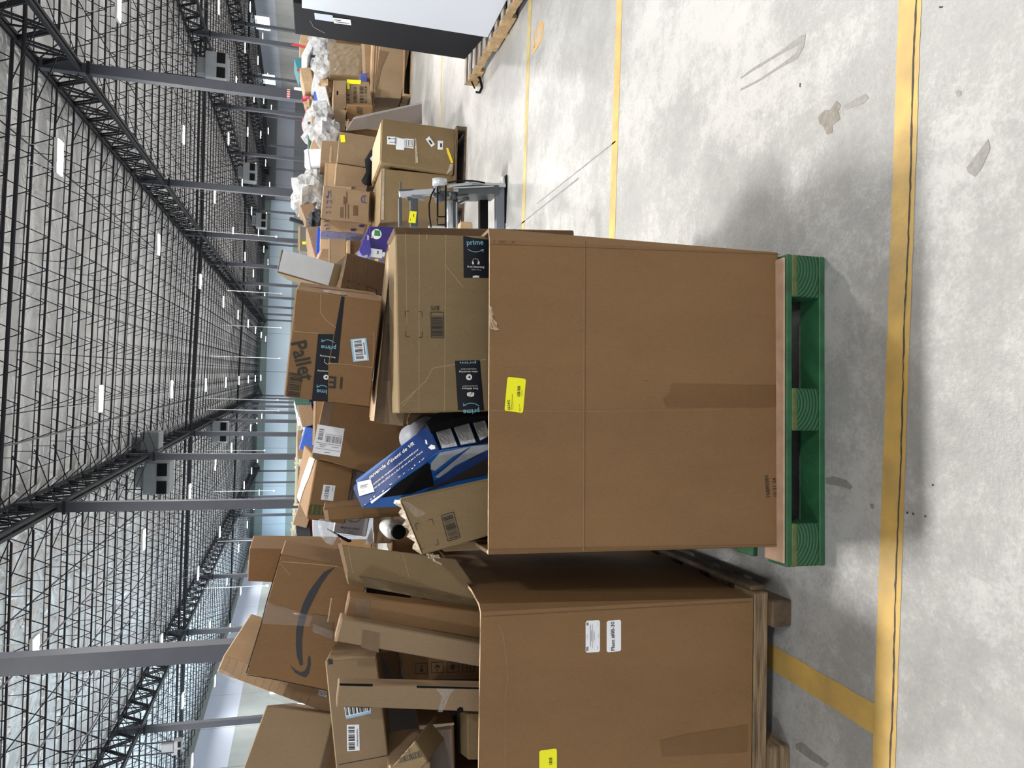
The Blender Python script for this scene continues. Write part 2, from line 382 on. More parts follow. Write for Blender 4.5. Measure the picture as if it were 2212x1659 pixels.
DAY = mk('daylight_opening', (.8, .9, 1), .5, emit=(.62, .86, 1), es=DOOR_E)
k = 1
for y in range(26, 150, 8):
    d = MB().box(XL, XL+.05, y, y+5, .3, 4.1).build('door_%d' % k, DAY); tag(d, 'open dock door letting daylight in through the left wall', kind='structure'); k += 1
for i, (x0, y0, x1, y1) in enumerate([(551, 38, 583, 62), (567, 163, 595, 180)]):
    rr = ray((x0+x1)/2, (y0+y1)/2); t = XR/rr.x; c = EYEP+rr*t
    wv = MB().box(XR-.06, XR, c.y-2.3, c.y+2.3, c.z-1.1, c.z+1.1).build('window_%d' % (i+1), mk('bright_window', (.8, .9, 1), .4, emit=(.75, .93, 1), es=2.2)); tag(wv, 'small bright window high in the right wall', kind='structure')
# ---- joists
def joist(mb, x0, x1, y, seed=0):
    z0, z1 = deckz(x0), deckz(x1)
    def Z(x): return z0+(z1-z0)*(x-x0)/(x1-x0)
    n = 12; L_ = x1-x0; top = -.0; bot = -.73
    mb.bar((x0, y, Z(x0)-.005), (x1, y, Z(x1)-.005), .05, .03)
    a = x0+.75; b = x1-.75
    mb.bar((a, y, Z(a)+bot), (b, y, Z(b)+bot), .065, .06)
    st = (b-a)/n
    for i in range(n):
        p = a+st*(i+.5); m_ = p-.3; q = p+.3
        mb.bar((p, y, Z(p)+bot), (m_, y, Z(m_)+top), .028); mb.bar((p, y, Z(p)+bot), (q, y, Z(q)+top), .028)
        if i % 3 == 0: mb.bar((p+st/2, y, Z(p)+bot), (p+st/2, y, Z(p)+top), .02)
    mb.bar((x0, y, z0+top), (a, y, Z(a)+bot), .035); mb.bar((b, y, Z(b)+bot), (x1, y, z1+top), .035)
jobs = []
for r in range(6):
    y = COL0-BAY*1.0+.01; 
    while y < YF-.5:
        if abs((y-COL0) % BAY) > .2 or True: jobs.append((r, y))
        y += BAY/8
def vis(r, y):
    xm = (ROWX[r]+ROWX[r+1])/2; return y if -9 < xm < 20 else y*1.0+abs(xm)*.9
jobs.sort(key=lambda j: vis(*j))
proto = {}
for r, y in jobs[:100]:
    if r not in proto:
        mb = MB(); joist(mb, ROWX[r], ROWX[r+1], 0); o = mb.build('joist', STEEL, ceiling, fix=False); proto[r] = o; base = o.location.copy(); o.location.y += y
    else:
        o = proto[r].copy(); COL.objects.link(o); o.parent = ceiling; o.location.y = y
mb = MB()
for r, y in jobs[100:]: joist(mb, ROWX[r], ROWX[r+1], y)
o = mb.build('joist_field', STEEL, ceiling, fix=False); o['kind'] = 'stuff'
# ---- girders
def girder(x, y0, y1, dz):
    mb = MB(); t = dz-.16; b = dz-1.4
    for s in (-.09, .09):
        mb.bar((x+s, y0, t), (x+s, y1, t), .1, .12); mb.bar((x+s, y0, b), (x+s, y1, b), .1, .13)
    n = 8; st = (y1-y0)/n
    for i in range(n):
        p = y0+st*i; m_ = p+st/2
        for s in (-.05, .05):
            mb.bar((x+s, p, t), (x+s, m_, b), .06, .07); mb.bar((x+s, m_, b), (x+s, p+st, t), .06, .07)
        mb.bar((x, m_, b), (x, m_, t), .05)
    for i in range(8):   # knee braces down from the joists
        yy = y0+st*i
        for s in (-1, 1): mb.bar((x, yy, b), (x+s*1.9, yy, dz-.7), .028)
    return mb.build('girder', STEEL, ceiling, fix=False)
for i, x in enumerate(ROWX[1:-1]):
    for n in range(-1, 9):
        y0 = COL0+BAY*n; girder(x, y0, min(y0+BAY, YF), deckz(x))
mb = MB()
for i in range(6):
    for t in (.22, .5, .78):
        x = ROWX[i]+(ROWX[i+1]-ROWX[i])*t
        mb2 = MB().bar((x, COL0-BAY, deckz(x)-.68), (x, YF, deckz(x)-.68), .03); mb2.build('bridging_rod', STEEL, ceiling, fix=False)
for y, r_, dz in ((24.2, .06, .85), (59.3, .09, .85), (61.6, .09, .9), (104, .11, .85)):
    for i in range(6):
        a, b_ = ROWX[i], ROWX[i+1]
        MB().tube([(a, y, deckz(a)-dz), (b_, y, deckz(b_)-dz)], r_, 8).build('sprinkler_pipe', STEEL, ceiling, fix=False)
GALV = mk('galvanised_conduit', (.12, .12, .14), .4, metal=.3)
for x in (-13.2, -15.6, -9.6, -2.4):
    MB().tube([(x, 14, deckz(x)-.8), (x, YF, deckz(x)-.8)], .03, 6).build('conduit', GALV, ceiling, fix=False)
# ---- columns
RW = mk('red_white_column_tape', (.7, .7, .72), .5)
REDM = mk('red_paint', (.55, .03, .03), .5)
def column(x, y, label, group=None):
    e = empty('steel_column', (x, y, 0), label, 'column', group)
    z = deckz(x)-.2
    MB().box(x-.16, x+.16, y-.16, y+.16, 0, z).build('post', COLM, e)
    MB().box(x-.25, x+.25, y-.25, y+.25, 0, .03).build('base_plate', STEEL, e)
    MB().box(x-.22, x+.22, y-.22, y+.22, z-1.5, z-1.4).build('cap_plate', STEEL, e)
    return e
ORDC = ['x', 'first', 'second', 'third', 'fourth', 'fifth', 'sixth', 'seventh', 'eighth', 'ninth', 'tenth', 'eleventh']
for ri, x in enumerate(ROWX[1:-1]):
    rn = ['far left', 'left', 'right', 'far right', 'outermost right'][ri]
    for n in range(-1, 9):
        y = COL0+BAY*n
        if y < 12: continue
        if n < 0 and ri != 0: continue
        if n == 0 and ri == 0: continue
        lab = {(1, 0): 'grey steel column rising behind the heap of boxes, left of the blue box', (1, 1): 'second grey steel column of the left row, beside the grey air units',
               (2, 0): 'thick grey steel column with red and white tape, near the boxes at right', (2, 1): 'second grey column of the right row, left of the taped one',
               (2, 2): 'third grey column of the right row, counted from the taped one', (0, 1): 'grey column in front of the white left wall, above the lower left carton'}.get((ri, n))
        e = column(x, y, lab or 'slim grey steel column, %s from the camera in the %s row' % (ORDC[n+2], rn), 'steel columns of the %s row' % rn)
        if (ri, n) == (2, 0):
            for z_ in range(4): MB().box(x-.15+z_*.08, x-.11+z_*.08, y-.168, y-.16, 2.36, 2.46).build('warning_tape', REDM, e)
            MB().box(x-.16, x+.16, y-.164, y-.16, 2.36, 2.46).build('white_tape', RW, e)
# the nearest column of the far-left row stands left of the camera
column(-5.3, 14.9, 'thick grey steel column crossing the left wall view, nearest to the camera at left')
# ---- high-bay lamps
LE = mk('lamp_diffuser', (1, 1, 1), .4, emit=(1, .985, .96), es=LAMP_E)
WH = mk('white_lamp_housing', (.7, .7, .7), .4)
ORD = ['one just behind', 'first', 'second', 'third', 'fourth', 'fifth', 'sixth', 'seventh', 'eighth', 'ninth', 'tenth', 'eleventh']
RNM = {k_: '%s lamp row %s' % (n_, t_) for k_, n_, t_ in [(-4, 'leftmost', 'along left wall'), (-3, 'second', 'from left wall'), (-2, 'third', 'from left wall'), (-1, 'fourth', 'from left wall'), (0, 'central', 'above the heaped boxes'), (1, 'first', 'right of centre'), (2, 'second', 'right of centre'), (3, 'third', 'right of centre'), (4, 'fourth', 'right of centre'), (5, 'fifth', 'right of centre'), (6, 'sixth', 'right of centre'), (7, 'rightmost', 'along right wall')]}
first = None; cnt = 0; NEAR = [(-1.0, 5.6)]
spots = [(-1.0, 5.2)]
for kk in range(-4, 8):
    x = -1.2+7.2*kk; y = (30.3 if kk % 2 == 0 else 24.3)-3*BAY
    while y < YF-3:
        if y > 4 or (kk % 2 and y > -8): spots.append((x, y))
        y += BAY
for x, y in spots:
    z = deckz(x)-1.9
    near = 'near' if y < 60 else 'distant'
    if first is None:
        e = empty('high_bay_light', (x, y, z), 'x', 'ceiling light', 'high bay lights')
        mb = MB().box(x-.5, x+.5, y-.25, y+.25, z+.01, z+.1)
        for sx in (-.3, .3): mb.tube([(x+sx, y, z+.1), (x+sx, y, z+1.84)], .008, 4)
        h = mb.build('housing', WH, e)
        dfo = MB().box(x-.48, x+.48, y-.23, y+.23, z-.01, z+.01).build('diffuser', LE, e)
        ld = bpy.data.lights.new('lamp_beam', 'AREA'); ld.shape = 'RECTANGLE'; ld.size = .9; ld.size_y = .4; ld.energy = LAMP_W*1.45 if x == -1.0 else LAMP_W; ld.color = (1, .97, .92)
        lo = bpy.data.objects.new('lamp_light', ld); COL.objects.link(lo); lo.parent = e; lo.location = (0, 0, -.02)
        LDF = ld.copy(); LDF.energy = LAMP_W*.86
        first = (e, h, dfo, lo)
    else:
        e = first[0].copy(); COL.objects.link(e); e.location = (x, y, z)
        for c_ in first[1:]:
            d_ = c_.copy(); COL.objects.link(d_); d_.parent = e
            if c_.type == 'LIGHT': d_.data = LDF
    if first and x == -1.0: lab_ = 'nearest high bay ceiling light, above the front bulk box'
    else:
        kk = round((x+1.2)/7.2); idx = sorted(q[1] for q in spots if abs(q[0]-x) < .5 and q[1] > 4).index(y)+1 if y > 4 else 0
        lab_ = 'white high bay light, %s from camera in %s' % (ORD[idx], RNM[kk])
    e['label'] = lab_; e['group'] = 'high bay lights in the roof'
# ---- air units and hanging cords
UNIT = mk('grey_air_unit', (.2, .215, .235), .5, noise=.1, scale=2)
def air_unit(px, Y, w_, h_, d_, lab, vents=2):
    c = at(*px, Y); e = empty('air_unit', c, lab, 'air unit')
    bd = MB().box(c.x-w_/2, c.x+w_/2, c.y-d_/2, c.y+d_/2, c.z-h_/2, c.z+h_/2); bd.box(c.x-w_*.3, c.x+w_*.3, c.y-d_*.3, c.y+d_*.3, c.z+h_/2, c.z+h_/2+.5); bd.build('housing', UNIT, e, bev=.04)
    for s in (-.28, .28):
        if vents: MB().box(c.x+s*w_-.2*w_, c.x+s*w_+.2*w_, c.y-d_/2-.03, c.y-d_/2, c.z-h_*.4, c.z-h_*.02).build('vent', BLACK, e)
    for s in (-.4, .4): MB().bar((c.x+s*w_, c.y, c.z+h_/2), (c.x+s*w_, c.y, deckz(c.x)), .04).build('hanger_rod', STEEL, e)
air_unit((343, 1030), 44, 1.7, 1.3, 1.5, 'grey air unit with two dark vents hung left of the second left column')
air_unit((328, 964), 46, 1.7, .95, 1.5, 'plain grey air unit hung right of the second left column', 0)
air_unit((477, 932), 71, 1.8, 1.3, 1.5, 'small distant grey air unit hung on the left column row')
air_unit((470, 150), 50, 1.6, 1.3, 1.5, 'grey air unit with dark vents hung high at right beyond the taped column')
air_unit((540, 375), 81, 1.8, 1.3, 1.5, 'distant grey air unit on the right columns, left of the brightest lamp', 2)
air_unit((565, 478), 100, 1.8, 1.3, 1.5, 'farthest grey air unit above the right boxes')
air_unit((385, 1612), 34, .6, .3, .4, 'small dark grey heater box hung near the white left wall', 1)
CORD = mk('white_cord', (.75, .78, .8), .4)
for ci, (a, b_, Y) in enumerate(sorted([((400, 496), (595, 511), 52), ((445, 885), (600, 637+250), 60), ((440, 862), (598, 864), 60), ((480, 700), (605, 708), 66), ((455, 765), (602, 774), 60), ((490, 672-50), (606, 634), 70), ((440, 1262), (575, 1265), 44), ((445, 970), (570, 973), 66), ((460, 1055), (590, 1060), 60), ((470, 1160), (584, 1166), 50)], key=lambda q: q[1][1])):
    A = at(*a, Y); B = at(*b_, Y); A = Vector((B.x, B.y, A.z))
    e = empty('hanging_cord', B, 'thin white cord hanging from the roof, %s counted from the right side' % ORD[ci+1], 'cord', 'cords hanging from the roof')
    MB().tube([A, B], .02, 5).build('cable', CORD, e, fix=False); MB().box(B.x-.06, B.x+.06, B.y-.06, B.y+.06, B.z-.12, B.z+.02).build('plug', CORD, e)
# ---- floor paint and wear
YP = mk('yellow_floor_paint', (.5, .325, .085), .5, noise=.22, scale=9, bump=.1, bscale=60, dark=(.38, .255, .085))
YP2 = mk('faded_yellow_paint', (.42, .33, .13), .55, noise=.3, scale=6)
def strip(name, pts, mat, z=.0012):
    return link_mesh(name, [(p[0], p[1], z) for p in pts], [tuple(range(len(pts)))], mat, floor)
def fline(x0, y0, x1, y1, w_, mat=YP, z=.0012, name='painted_line', jag=.0016):
    d = Vector((x1-x0, y1-y0)).normalized(); q = Vector((-d.y, d.x))*w_/2; n = max(2, int((Vector((x1-x0, y1-y0))).length/.03)); vs = []; r_ = random.Random(5)
    if n > 260: n = 260
    for i in range(n+1):
        t = i/n; p = Vector((x0+(x1-x0)*t, y0+(y1-y0)*t)); a = p-q*(1+r_.uniform(-jag, jag)/w_*2); b_ = p+q*(1+r_.uniform(-jag, jag)/w_*2)
        vs += [(a.x, a.y, z), (b_.x, b_.y, z)]
    fs_ = [(2*i, 2*i+2, 2*i+3, 2*i+1) for i in range(n)]
    return fixn(link_mesh(name, vs, fs_, mat, floor))
fline(-3.2, 1.746, 3.0, 1.746, .084)
fline(-.966, 1.788, -.966, 5.0, .088)
fline(-1, 3.845, 6.5, 3.845, .082, YP)
fline(.5, 5.625, 9, 5.625, .085, YP2)
fline(1, 9.67, 12, 9.67, .09, YP2)
fline(2, 13.2, 14, 13.2, .09, YP2)
JN = mk('dark_floor_joint', (.06, .055, .045), .9, noise=.4, scale=60)
vs = []; r_ = random.Random(3); N_ = 300
for i in range(N_+1):
    x = -3.2+6.4*i/N_; yy = 1.722+.0022*sin(x*9)+r_.uniform(-.0014, .0014)+.004*x*.1; w_ = .0016+r_.uniform(0, .002)
    vs += [(x, yy-w_, .0022), (x, yy+w_, .0022)]
link_mesh('floor_joint', vs, [(2*i, 2*i+2, 2*i+3, 2*i+1) for i in range(N_)], JN, floor)
for y_ in (13.9, 29): fline(-10, y_, 20, y_, .02, JN, name='floor_joint')
a = atz(1250, 385); b_ = atz(1130, 480); fline(a.x, a.y, a.x+(b_.x-a.x)*4, a.y+(b_.y-a.y)*4, .012, mk('faint_joint', (.2, .2, .2), .8), name='floor_joint')
a = atz(1330, 305); b_ = atz(1160, 440); fline(a.x, a.y, b_.x, b_.y, .008, MATS['faint_joint'], name='floor_joint')
ST = mk('brown_floor_stain', (.2, .18, .15), .4, noise=.25, scale=40, dark=(.13, .12, .1))
ST2 = mk('grey_floor_scuff', (.22, .216, .2), .45, noise=.2, scale=60)
def blob(pts, mat, z=.0009, name='floor_stain'):
    P = [atz(*p) for p in pts]; return fixn(link_mesh(name, [(p.x, p.y, z) for p in P], [tuple(range(len(P)))], mat, floor))
def s7(x, y): return (1600+x*612/1450, y*700/1659)
def s8(x, y): return (1600+x*612/1338, 900+y*759/1659)
blob([s7(*p) for p in [(395,600),(430,565),(460,560),(490,515),(515,540),(500,570),(510,610),(470,640),(470,680),(440,690),(425,650),(405,635)]], ST)
blob([s7(*p) for p in [(520,545),(640,480),(655,500),(630,530),(540,560)]], ST2)
blob([s7(*p) for p in [(1155,860),(1200,800),(1268,712),(1278,760),(1235,860),(1200,905),(1165,885)]], ST2)
blob([s7(*p) for p in [(1100,475),(1112,460),(1128,465),(1130,485),(1112,497)]], ST2)
blob([s7(*p) for p in [(310,180),(333,176),(325,240),(290,300),(200,350),(90,420),(0,465),(0,455),(95,405),(200,335),(285,270),(300,225),(200,280),(60,365),(0,405),(0,398),(60,350),(200,265)]], ST2)
blob([s7(*p) for p in [(1015,33),(1035,30),(1035,40),(1018,42)]], INKB)
blob([s7(*p) for p in [(302,425),(309,425),(307,447),(301,445)]], INKB)
blob([s8(*p) for p in [(400,290),(440,280),(500,300),(530,330),(520,345),(480,330),(405,318)]], ST2)
blob([s8(*p) for p in [(258,1545),(290,1535),(340,1580),(420,1640),(400,1658),(330,1620),(262,1570)]], ST2)
blob([s8(*p) for p in [(610,412),(632,412),(630,435),(615,432)]], ST2)
for q_ in [(788, 453), (815, 458), (873, 470), (908, 322)]: blob([s8(q_[0]-5, q_[1]-5), s8(q_[0]+5, q_[1]-4), s8(q_[0]+6, q_[1]+5), s8(q_[0]-4, q_[1]+6)], INKB)
# stencilled characters in yellow
SP = mk('orange_yellow_stencil', (.5, .3, .1), .55, noise=.15, scale=10)
def c6(x, y): return (1000+x/8.296, y/8.296)
blob([c6(*p) for p in [(1370,400),(1405,362),(1440,400),(1450,500),(1430,680),(1380,790),(1330,850),(1300,900),(1245,980),(1240,930),(1265,860),(1300,800),(1340,740),(1330,600),(1345,480)]], SP, name='stencilled_number')
blob([c6(*p) for p in [(1385,520),(1405,490),(1418,540),(1405,640),(1375,720),(1362,650)]], CONC, z=.0016, name='stencilled_number')
blob([c6(*p) for p in [(1262,560),(1300,545),(1295,640),(1285,740),(1290,840),(1255,880),(1260,740),(1275,640)]], SP, name='stencilled_number')
# ================================================================ the two bulk boxes and their pallets
def ring_box(name, bot, top, wall_t, mat, mati, label, cat='bulk box', z0=None):
    n = len(bot); cb = sum(bot, Vector())/n; ct = sum(top, Vector())/n
    def ins(p, c): d = (c-p); d.z = 0; return p+d.normalized()*wall_t
    ib = [ins(p, cb)+Vector((0, 0, .01)) for p in bot]; it = [ins(p, ct) for p in top]
    v = bot+top+it+ib; f = []; mi = []
    for i in range(n):
        j = (i+1) % n
        f += [(i, j, n+j, n+i), (n+i, n+j, 2*n+j, 2*n+i), (2*n+i, 2*n+j, 3*n+j, 3*n+i)]; mi += [0, 2, 1]
    f += [tuple(range(n))[::-1], tuple(range(3*n, 4*n))]; mi += [0, 1]
    o = link_mesh(name, v, f, None, None, mats=[mat, mati, EDGE], mi=mi); fixn(o)
    return tag(o, label, cat)
FA = plane((1700, 1182), 2.065, 3.5)
def offp(p, right=0, back=0, F_=None):
    F_ = F_ or FA; t = Vector((-F_.n.y, F_.n.x, 0)); return p+t*right-F_.n*back
bfl = FA.at(1697, 1180); bfr = FA.at(1684, 546); zb = min(bfl.z, bfr.z)-.004
bfl.z = bfr.z = zb = .142
tfl = FA.at(1055, 1186); tfr = FA.at(1058, 517)
tcr = at(1056, 493, tfr.y+.055); tcl = at(1055, 1198, tfl.y+.03)
bcr = offp(bfr, .012, .06); bcl = offp(bfl, -.008, .04)
botA = [bcl, bfl, bfr, bcr, offp(bfr, .02, 1.1), offp(bfl, -.02, 1.1)]
topA = [tcl, tfl, tfr, tcr, offp(tfr, .05, 1.13), offp(tfl, -.03, 1.13)]
A = ring_box('bulk_box', [p.copy() for p in botA], [p.copy() for p in topA], .014, K1, K6, 'large brown open bulk box of returns on the green pallet, with yellow 2624G sticker')
# refine: crumpled front face
# stickers, creases, prints
D = Decal(FA).poly([(1091,887),(1090,883),(1096,817),(1099,814),(1133,818),(1136,821),(1130,889),(1127,892)]); D.build('sticker', YLAB, A, 'yellow price sticker')
text(A, FA, '2624G', (1102.5, 886), (1101.5, 864), INK, 1.0)
text(A, FA, 'Box 1 of 1', (1124, 887), (1123.3, 873), INK, .9)
Decal(FA, .002).bars([(1117,856),(1118,834),(1124,834),(1124,857)], 10, 2).line((1105.5,885),(1106.5,851),.7).line((1108,885),(1108.5,868),.4).line((1127,855),(1127.6,842),.6).build('barcode', INK, A)
text(A, FA, '76885001', (1664, 1075), (1660, 1027), INK, 1.05, off=.001)
text(A, FA, '10 31 24', (1679, 1072), (1676, 1032), INK, 1.05, off=.001)
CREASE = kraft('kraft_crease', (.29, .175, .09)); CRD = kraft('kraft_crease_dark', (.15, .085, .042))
Decal(FA, .0006).line((1262, 521), (1260, 1190), 1.6).line((1061,887),(1300,889),1.5).line((1300,889),(1560,885),.9).build('crease', CREASE, A)
Decal(FA, .0006).line((1265, 521), (1263, 1190), 1.5).line((1061,527),(1686,550),1.5).line((1060,1186),(1694,1176),1.5).build('crease_shadow_line', CRD, A)  # shadow side of the creases drawn as dark lines
TAPA = kraft('wet_paper_tape', (.175, .094, .04)); 
for m_ in (TAPA,): m_.node_tree.nodes['Principled BSDF'].inputs['Roughness'].default_value = .45
Decal(FA, .0008).poly([(1450,828),(1570,830),(1692,832),(1696,880),(1440,880),(1432,862),(1446,850)]).build('brown_tape', TAPA, A)
Decal(FA, .003).poly([(1057,659),(1062,664),(1064,672),(1067,679),(1063,683),(1066,690),(1074,697),(1073,706),(1078,712),(1071,714),(1064,711),(1061,712),(1057,706)]).build('torn_edge', EDGE, A, 'torn pale card edge')
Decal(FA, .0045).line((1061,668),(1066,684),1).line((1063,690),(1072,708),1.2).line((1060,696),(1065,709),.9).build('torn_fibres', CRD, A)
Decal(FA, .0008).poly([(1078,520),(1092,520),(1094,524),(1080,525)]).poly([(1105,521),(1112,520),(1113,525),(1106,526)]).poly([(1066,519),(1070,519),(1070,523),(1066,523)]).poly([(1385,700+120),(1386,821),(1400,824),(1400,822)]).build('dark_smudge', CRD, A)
# ---- green block pallet
GO = Vector((-.573, 2.019, 0)); GT = Vector((1.004, .052, 0)).normalized(); GD = Vector((-GT.y, GT.x, 0))
GM = Matrix(((GT.x, GD.x, 0, GO.x), (GT.y, GD.y, 0, GO.y), (0, 0, 1, 0), (0, 0, 0, 1)))
GW, GL = 1.005, 1.2
def gz(x): return at(x, 900, 2.045).z
gp = empty('green_pallet', GM @ Vector((GW/2, GL/2, 0)), 'green painted wooden block pallet under the front bulk box', 'pallet')
def gbox(name, x0, x1, y0, y1, z0, z1, mat, lab=None):
    o = MB().box(x0, x1, y0, y1, z0, z1).build(name, mat, None)
    bevel(o, .003)
    o.data.transform(Matrix.Translation(o.location)); o.location = (0, 0, 0)
    c = Vector(((x0+x1)/2, (y0+y1)/2, (z0+z1)/2))
    o.data.transform(Matrix.Translation(-c)); o.parent = gp
    wpos = GM @ c; o.location = wpos-gp.location; o.rotation_euler = (0, 0, math.atan2(GT.y, GT.x))
    if lab: o['label'] = lab
    return o
z1, z2, z3, z4 = gz(1770), gz(1722), gz(1711), gz(1699)
for y0 in (0, GL/2-.05, GL-.1): gbox('bottom_board', 0, GW, y0, y0+.1, 0, z1, GREEN)
for i, x0 in enumerate((0, (GW-.137)/2, GW-.137)):
    gbox('bottom_runner', x0+.01, x0+.127, .1, GL-.1, 0, z1, GREEN)
    for y0 in (0, GL/2-.05, GL-.1):
        gbox('block', x0, x0+.137, y0+.002, y0+.1, z1, z2, GREENR)
        gbox('spacer', x0, x0+.137, y0, y0+.1, z2, z3, OLIVE)
for i in range(7):
    y0 = i*(GL-.1)/6; gbox('top_board', 0 if i else 0, GW, y0, y0+.1, z3, z4, GREEN)
gbox('raw_deck_board', .01, GW-.01, .006, .11, z4, z4+.006, RAW)
# ---- bulk box B on old pallet
FB = plane((1626, 1289), 2.2, 2.0)
bfr = FB.at(1625, 1292); bfl = FB.at(1612, 1860); tfr = FB.at(1039, 1322); tfl = FB.at(1031, 1860)
bfr.z = bfl.z = .14
RT = [atz(1035, 1304, 1.097), atz(1019, 1274, 1.095), atz(995, 1243, 1.09), atz(972, 1215, 1.085), atz(940, 1180, 1.08)]
RBt = [atz(x, 1286-(1617-x)*.45, .142) for x in (1606, 1565, 1500, 1420, 1340)]
botB = [bfl, bfr]+RBt+[offp(bfl, 0, 1.2, FB)]
topB = [tfl, tfr]+RT+[offp(tfl, 0, 1.2, FB)]
B = ring_box('bulk_box', [p.copy() for p in botB], [p.copy() for p in topB], .014, K1, K6, 'large brown open bulk box at lower left with white Plant #08-30 label')
def lab(F_, x0, y0, x1, y1, sk=0, par=B, mat=WLAB, name='label', off=.0012, r=3):
    D = Decal(F_, off).poly([(x0+r, y0), (x1-r, y0+sk), (x1, y0+sk+r), (x1, y1+sk-r), (x1-r, y1+sk), (x0+r, y1), (x0, y1-r), (x0, y0+r)]); return D.build(name, mat, par)
lab(FB, 1265, 1341, 1296, 1410, -1.5); lab(FB, 1310.5, 1341, 1341.5, 1409, -2.5)
text(B, FB, 'Plant #08-30', (1329, 1405), (1328, 1342.5), INK, 1.0)
Decal(FB, .002).poly([(1266.3,1398),(1271,1396.5),(1271,1406),(1266.3,1407)]).poly([(1266.3,1347),(1268,1344.5),(1271,1345),(1272,1349),(1270,1351.5),(1267,1350.5)]).line((1275.5,1397),(1275.5,1350),1.2).line((1277.8,1386),(1277.5,1362),.8).line((1280.5,1400),(1280,1348.5),.7).line((1282.5,1388),(1282.3,1362),.6).line((1284.5,1382),(1284.3,1366),.6).line((1293,1377),(1293,1369),.6).line((1291,1403),(1291,1395),.8).line((1291,1352),(1291,1344.5),.5).line((1268.5,1380),(1268,1370),.6).build('fine_print', GINK, B)
lab(FB, 1165, 1621, 1203, 1690, -4, mat=YLAB, name='sticker')
Decal(FB, .002).bars([(1186,1652),(1186,1637),(1193,1637),(1193,1652)], 8, 4).build('barcode', INK, B)
Decal(FB, .0007).path([(1078,1350),(1087,1372),(1094,1430),(1097,1468),(1092,1500),(1091,1659)], 1.2).build('crease', CREASE, B)
Decal(FB, .0007).line((1042,1332),(1622,1300),2).build('crease_shadow_line', CRD, B)  # painted shadow along the corner crease
Decal(FB, .0008).poly([(1490,1584),(1615,1566),(1616,1625),(1430,1635),(1425,1600)]).build('brown_tape', TAPA, B)
# old pallet
pe = empty('old_wooden_pallet', (-1.2, 2.75, 0), 'weathered old wooden skid with 4x4 runners under the lower left bulk box', 'pallet')
PT = Vector((-FB.n.y, FB.n.x, 0)); PD = -FB.n; P0 = FB.at(1653, 1287); P0.z = 0
def PB(name, a, b, c, d, z0, z1, mat, bev=.004):
    v = [P0+PT*x+PD*y+Vector((0, 0, z)) for z in (z0, z1) for x, y in ((a, c), (b, c), (b, d), (a, d))]
    o = link_mesh(name, v, [(3,2,1,0),(4,5,6,7),(0,1,5,4),(1,2,6,5),(2,3,7,6),(3,0,4,7)], mat, pe); bevel(o, bev); return o
for x in (-.105, -.6, -1.1): PB('runner', x, x+.092, -.02, 1.18, 0, .078, WOODD if x > -.2 else WOOD, .006)
for i in range(6): PB('deck_board', -1.2, .012, i*.21, i*.21+.13, .08, .108 if i else .134, WOOD)
PB('back_runner', .012, .03, .02, 1.1, .08, .136, WOODD)
# ================================================================ cartons heaped in the front bulk box
KW = mk('white_card', (.55, .55, .58), .5, noise=.06, scale=30)
def crop_marks(F_, q, par, s=.25, w_=1.2, mat=INKB):
    D = Decal(F_, .0015); q = [Vector(p) for p in q]
    for i in range(4):
        a, b, c = q[i], q[(i+1) % 4], q[i-1]; D.path([a+(b-a)*s, a, a+(c-a)*s], w_)
    D.build('corner_marks', mat, par)
# A1 large kraft carton
qa = [(861,892),(854,505),(1240,514),(1240,884)]
carton([(856,520),(850,490),(1240,497),(1240,524)], 2.42, 3.5, 0, .2, mat=K4, label='brown carton edge with its shadow painted in, just right of the B75 carton')  # dark kraft carries the shadow on this carton's side
a1, F1, P1, E1 = carton(qa, 2.2, 3.5, 0, .2, mat=K2, label='large flat kraft carton standing in the front bulk box, printed B75 upside down')
Decal(F1).poly([c2(1625,218), c2(1700,235), c2(1826,250), c2(1830,555), c2(1628,552)]).build('black_tape', TAPEB, a1, 'black printed packing tape')
Decal(F1).poly([c2(1558,1215), c2(1757,1210), c2(1790,1610), c2(1583,1608)]).build('black_tape', TAPEB, a1, 'black printed packing tape')
text(a1, F1, 'prime', c2(1655,305), c2(1787,302), CYAN, 1.0)
def smile(F_, a, b, c, mat, par, w_=1.4):
    a, b, c = Vector(a), Vector(b), Vector(c); pts = []
    for i in range(11):
        t = i/10; pts.append(a*(1-t)**2+b*2*t*(1-t)+c*t*t)
    D = Decal(F_, .0024).path(pts, w_); d = (c-b).normalized(); q_ = Vector((-d.y, d.x))
    D.path([c-d*3.5+q_*4.5, c+d*1, c-d*5-q_*1.5], w_); D.build('smile_logo', mat, par)
smile(F1, c2(1660,325), c2(1720,368), c2(1783,328), CYAN, a1)
D = Decal(F1, .0024); D.path([c2(1698,430), c2(1702,408), c2(1722,400), c2(1742,408), c2(1748,430)], .7).poly([c2(1693,425), c2(1707,422), c2(1710,445), c2(1697,447)]).poly([c2(1742,422), c2(1756,425), c2(1752,447), c2(1738,445)])
D.poly([c2(1700,540), c2(1725,534), c2(1752,538), c2(1752,552), c2(1700,552)]); D.build('icon', WPR, a1)
text(a1, F1, 'free listening', c2(1657,476), c2(1793,480), WPR, .85); text(a1, F1, 'millions of songs', c2(1690,493), c2(1767,496), WPR, .8)
text(a1, F1, 'prime', c2(1750,1582), c2(1622,1592), CYAN, 1.0); smile(F1, c2(1752,1575), c2(1690,1530), c2(1628,1572), CYAN, a1)
text(a1, F1, 'free delivery', c2(1742,1424), c2(1614,1424), WPR, .85); text(a1, F1, 'fast, free & convenient', c2(1738,1410), c2(1620,1412), WPR, .8)
text(a1, F1, 'video streaming', c2(1742,1290), c2(1592,1292), WPR, .85); text(a1, F1, 'movies and tv shows', c2(1728,1276), c2(1606,1277), WPR, .8)
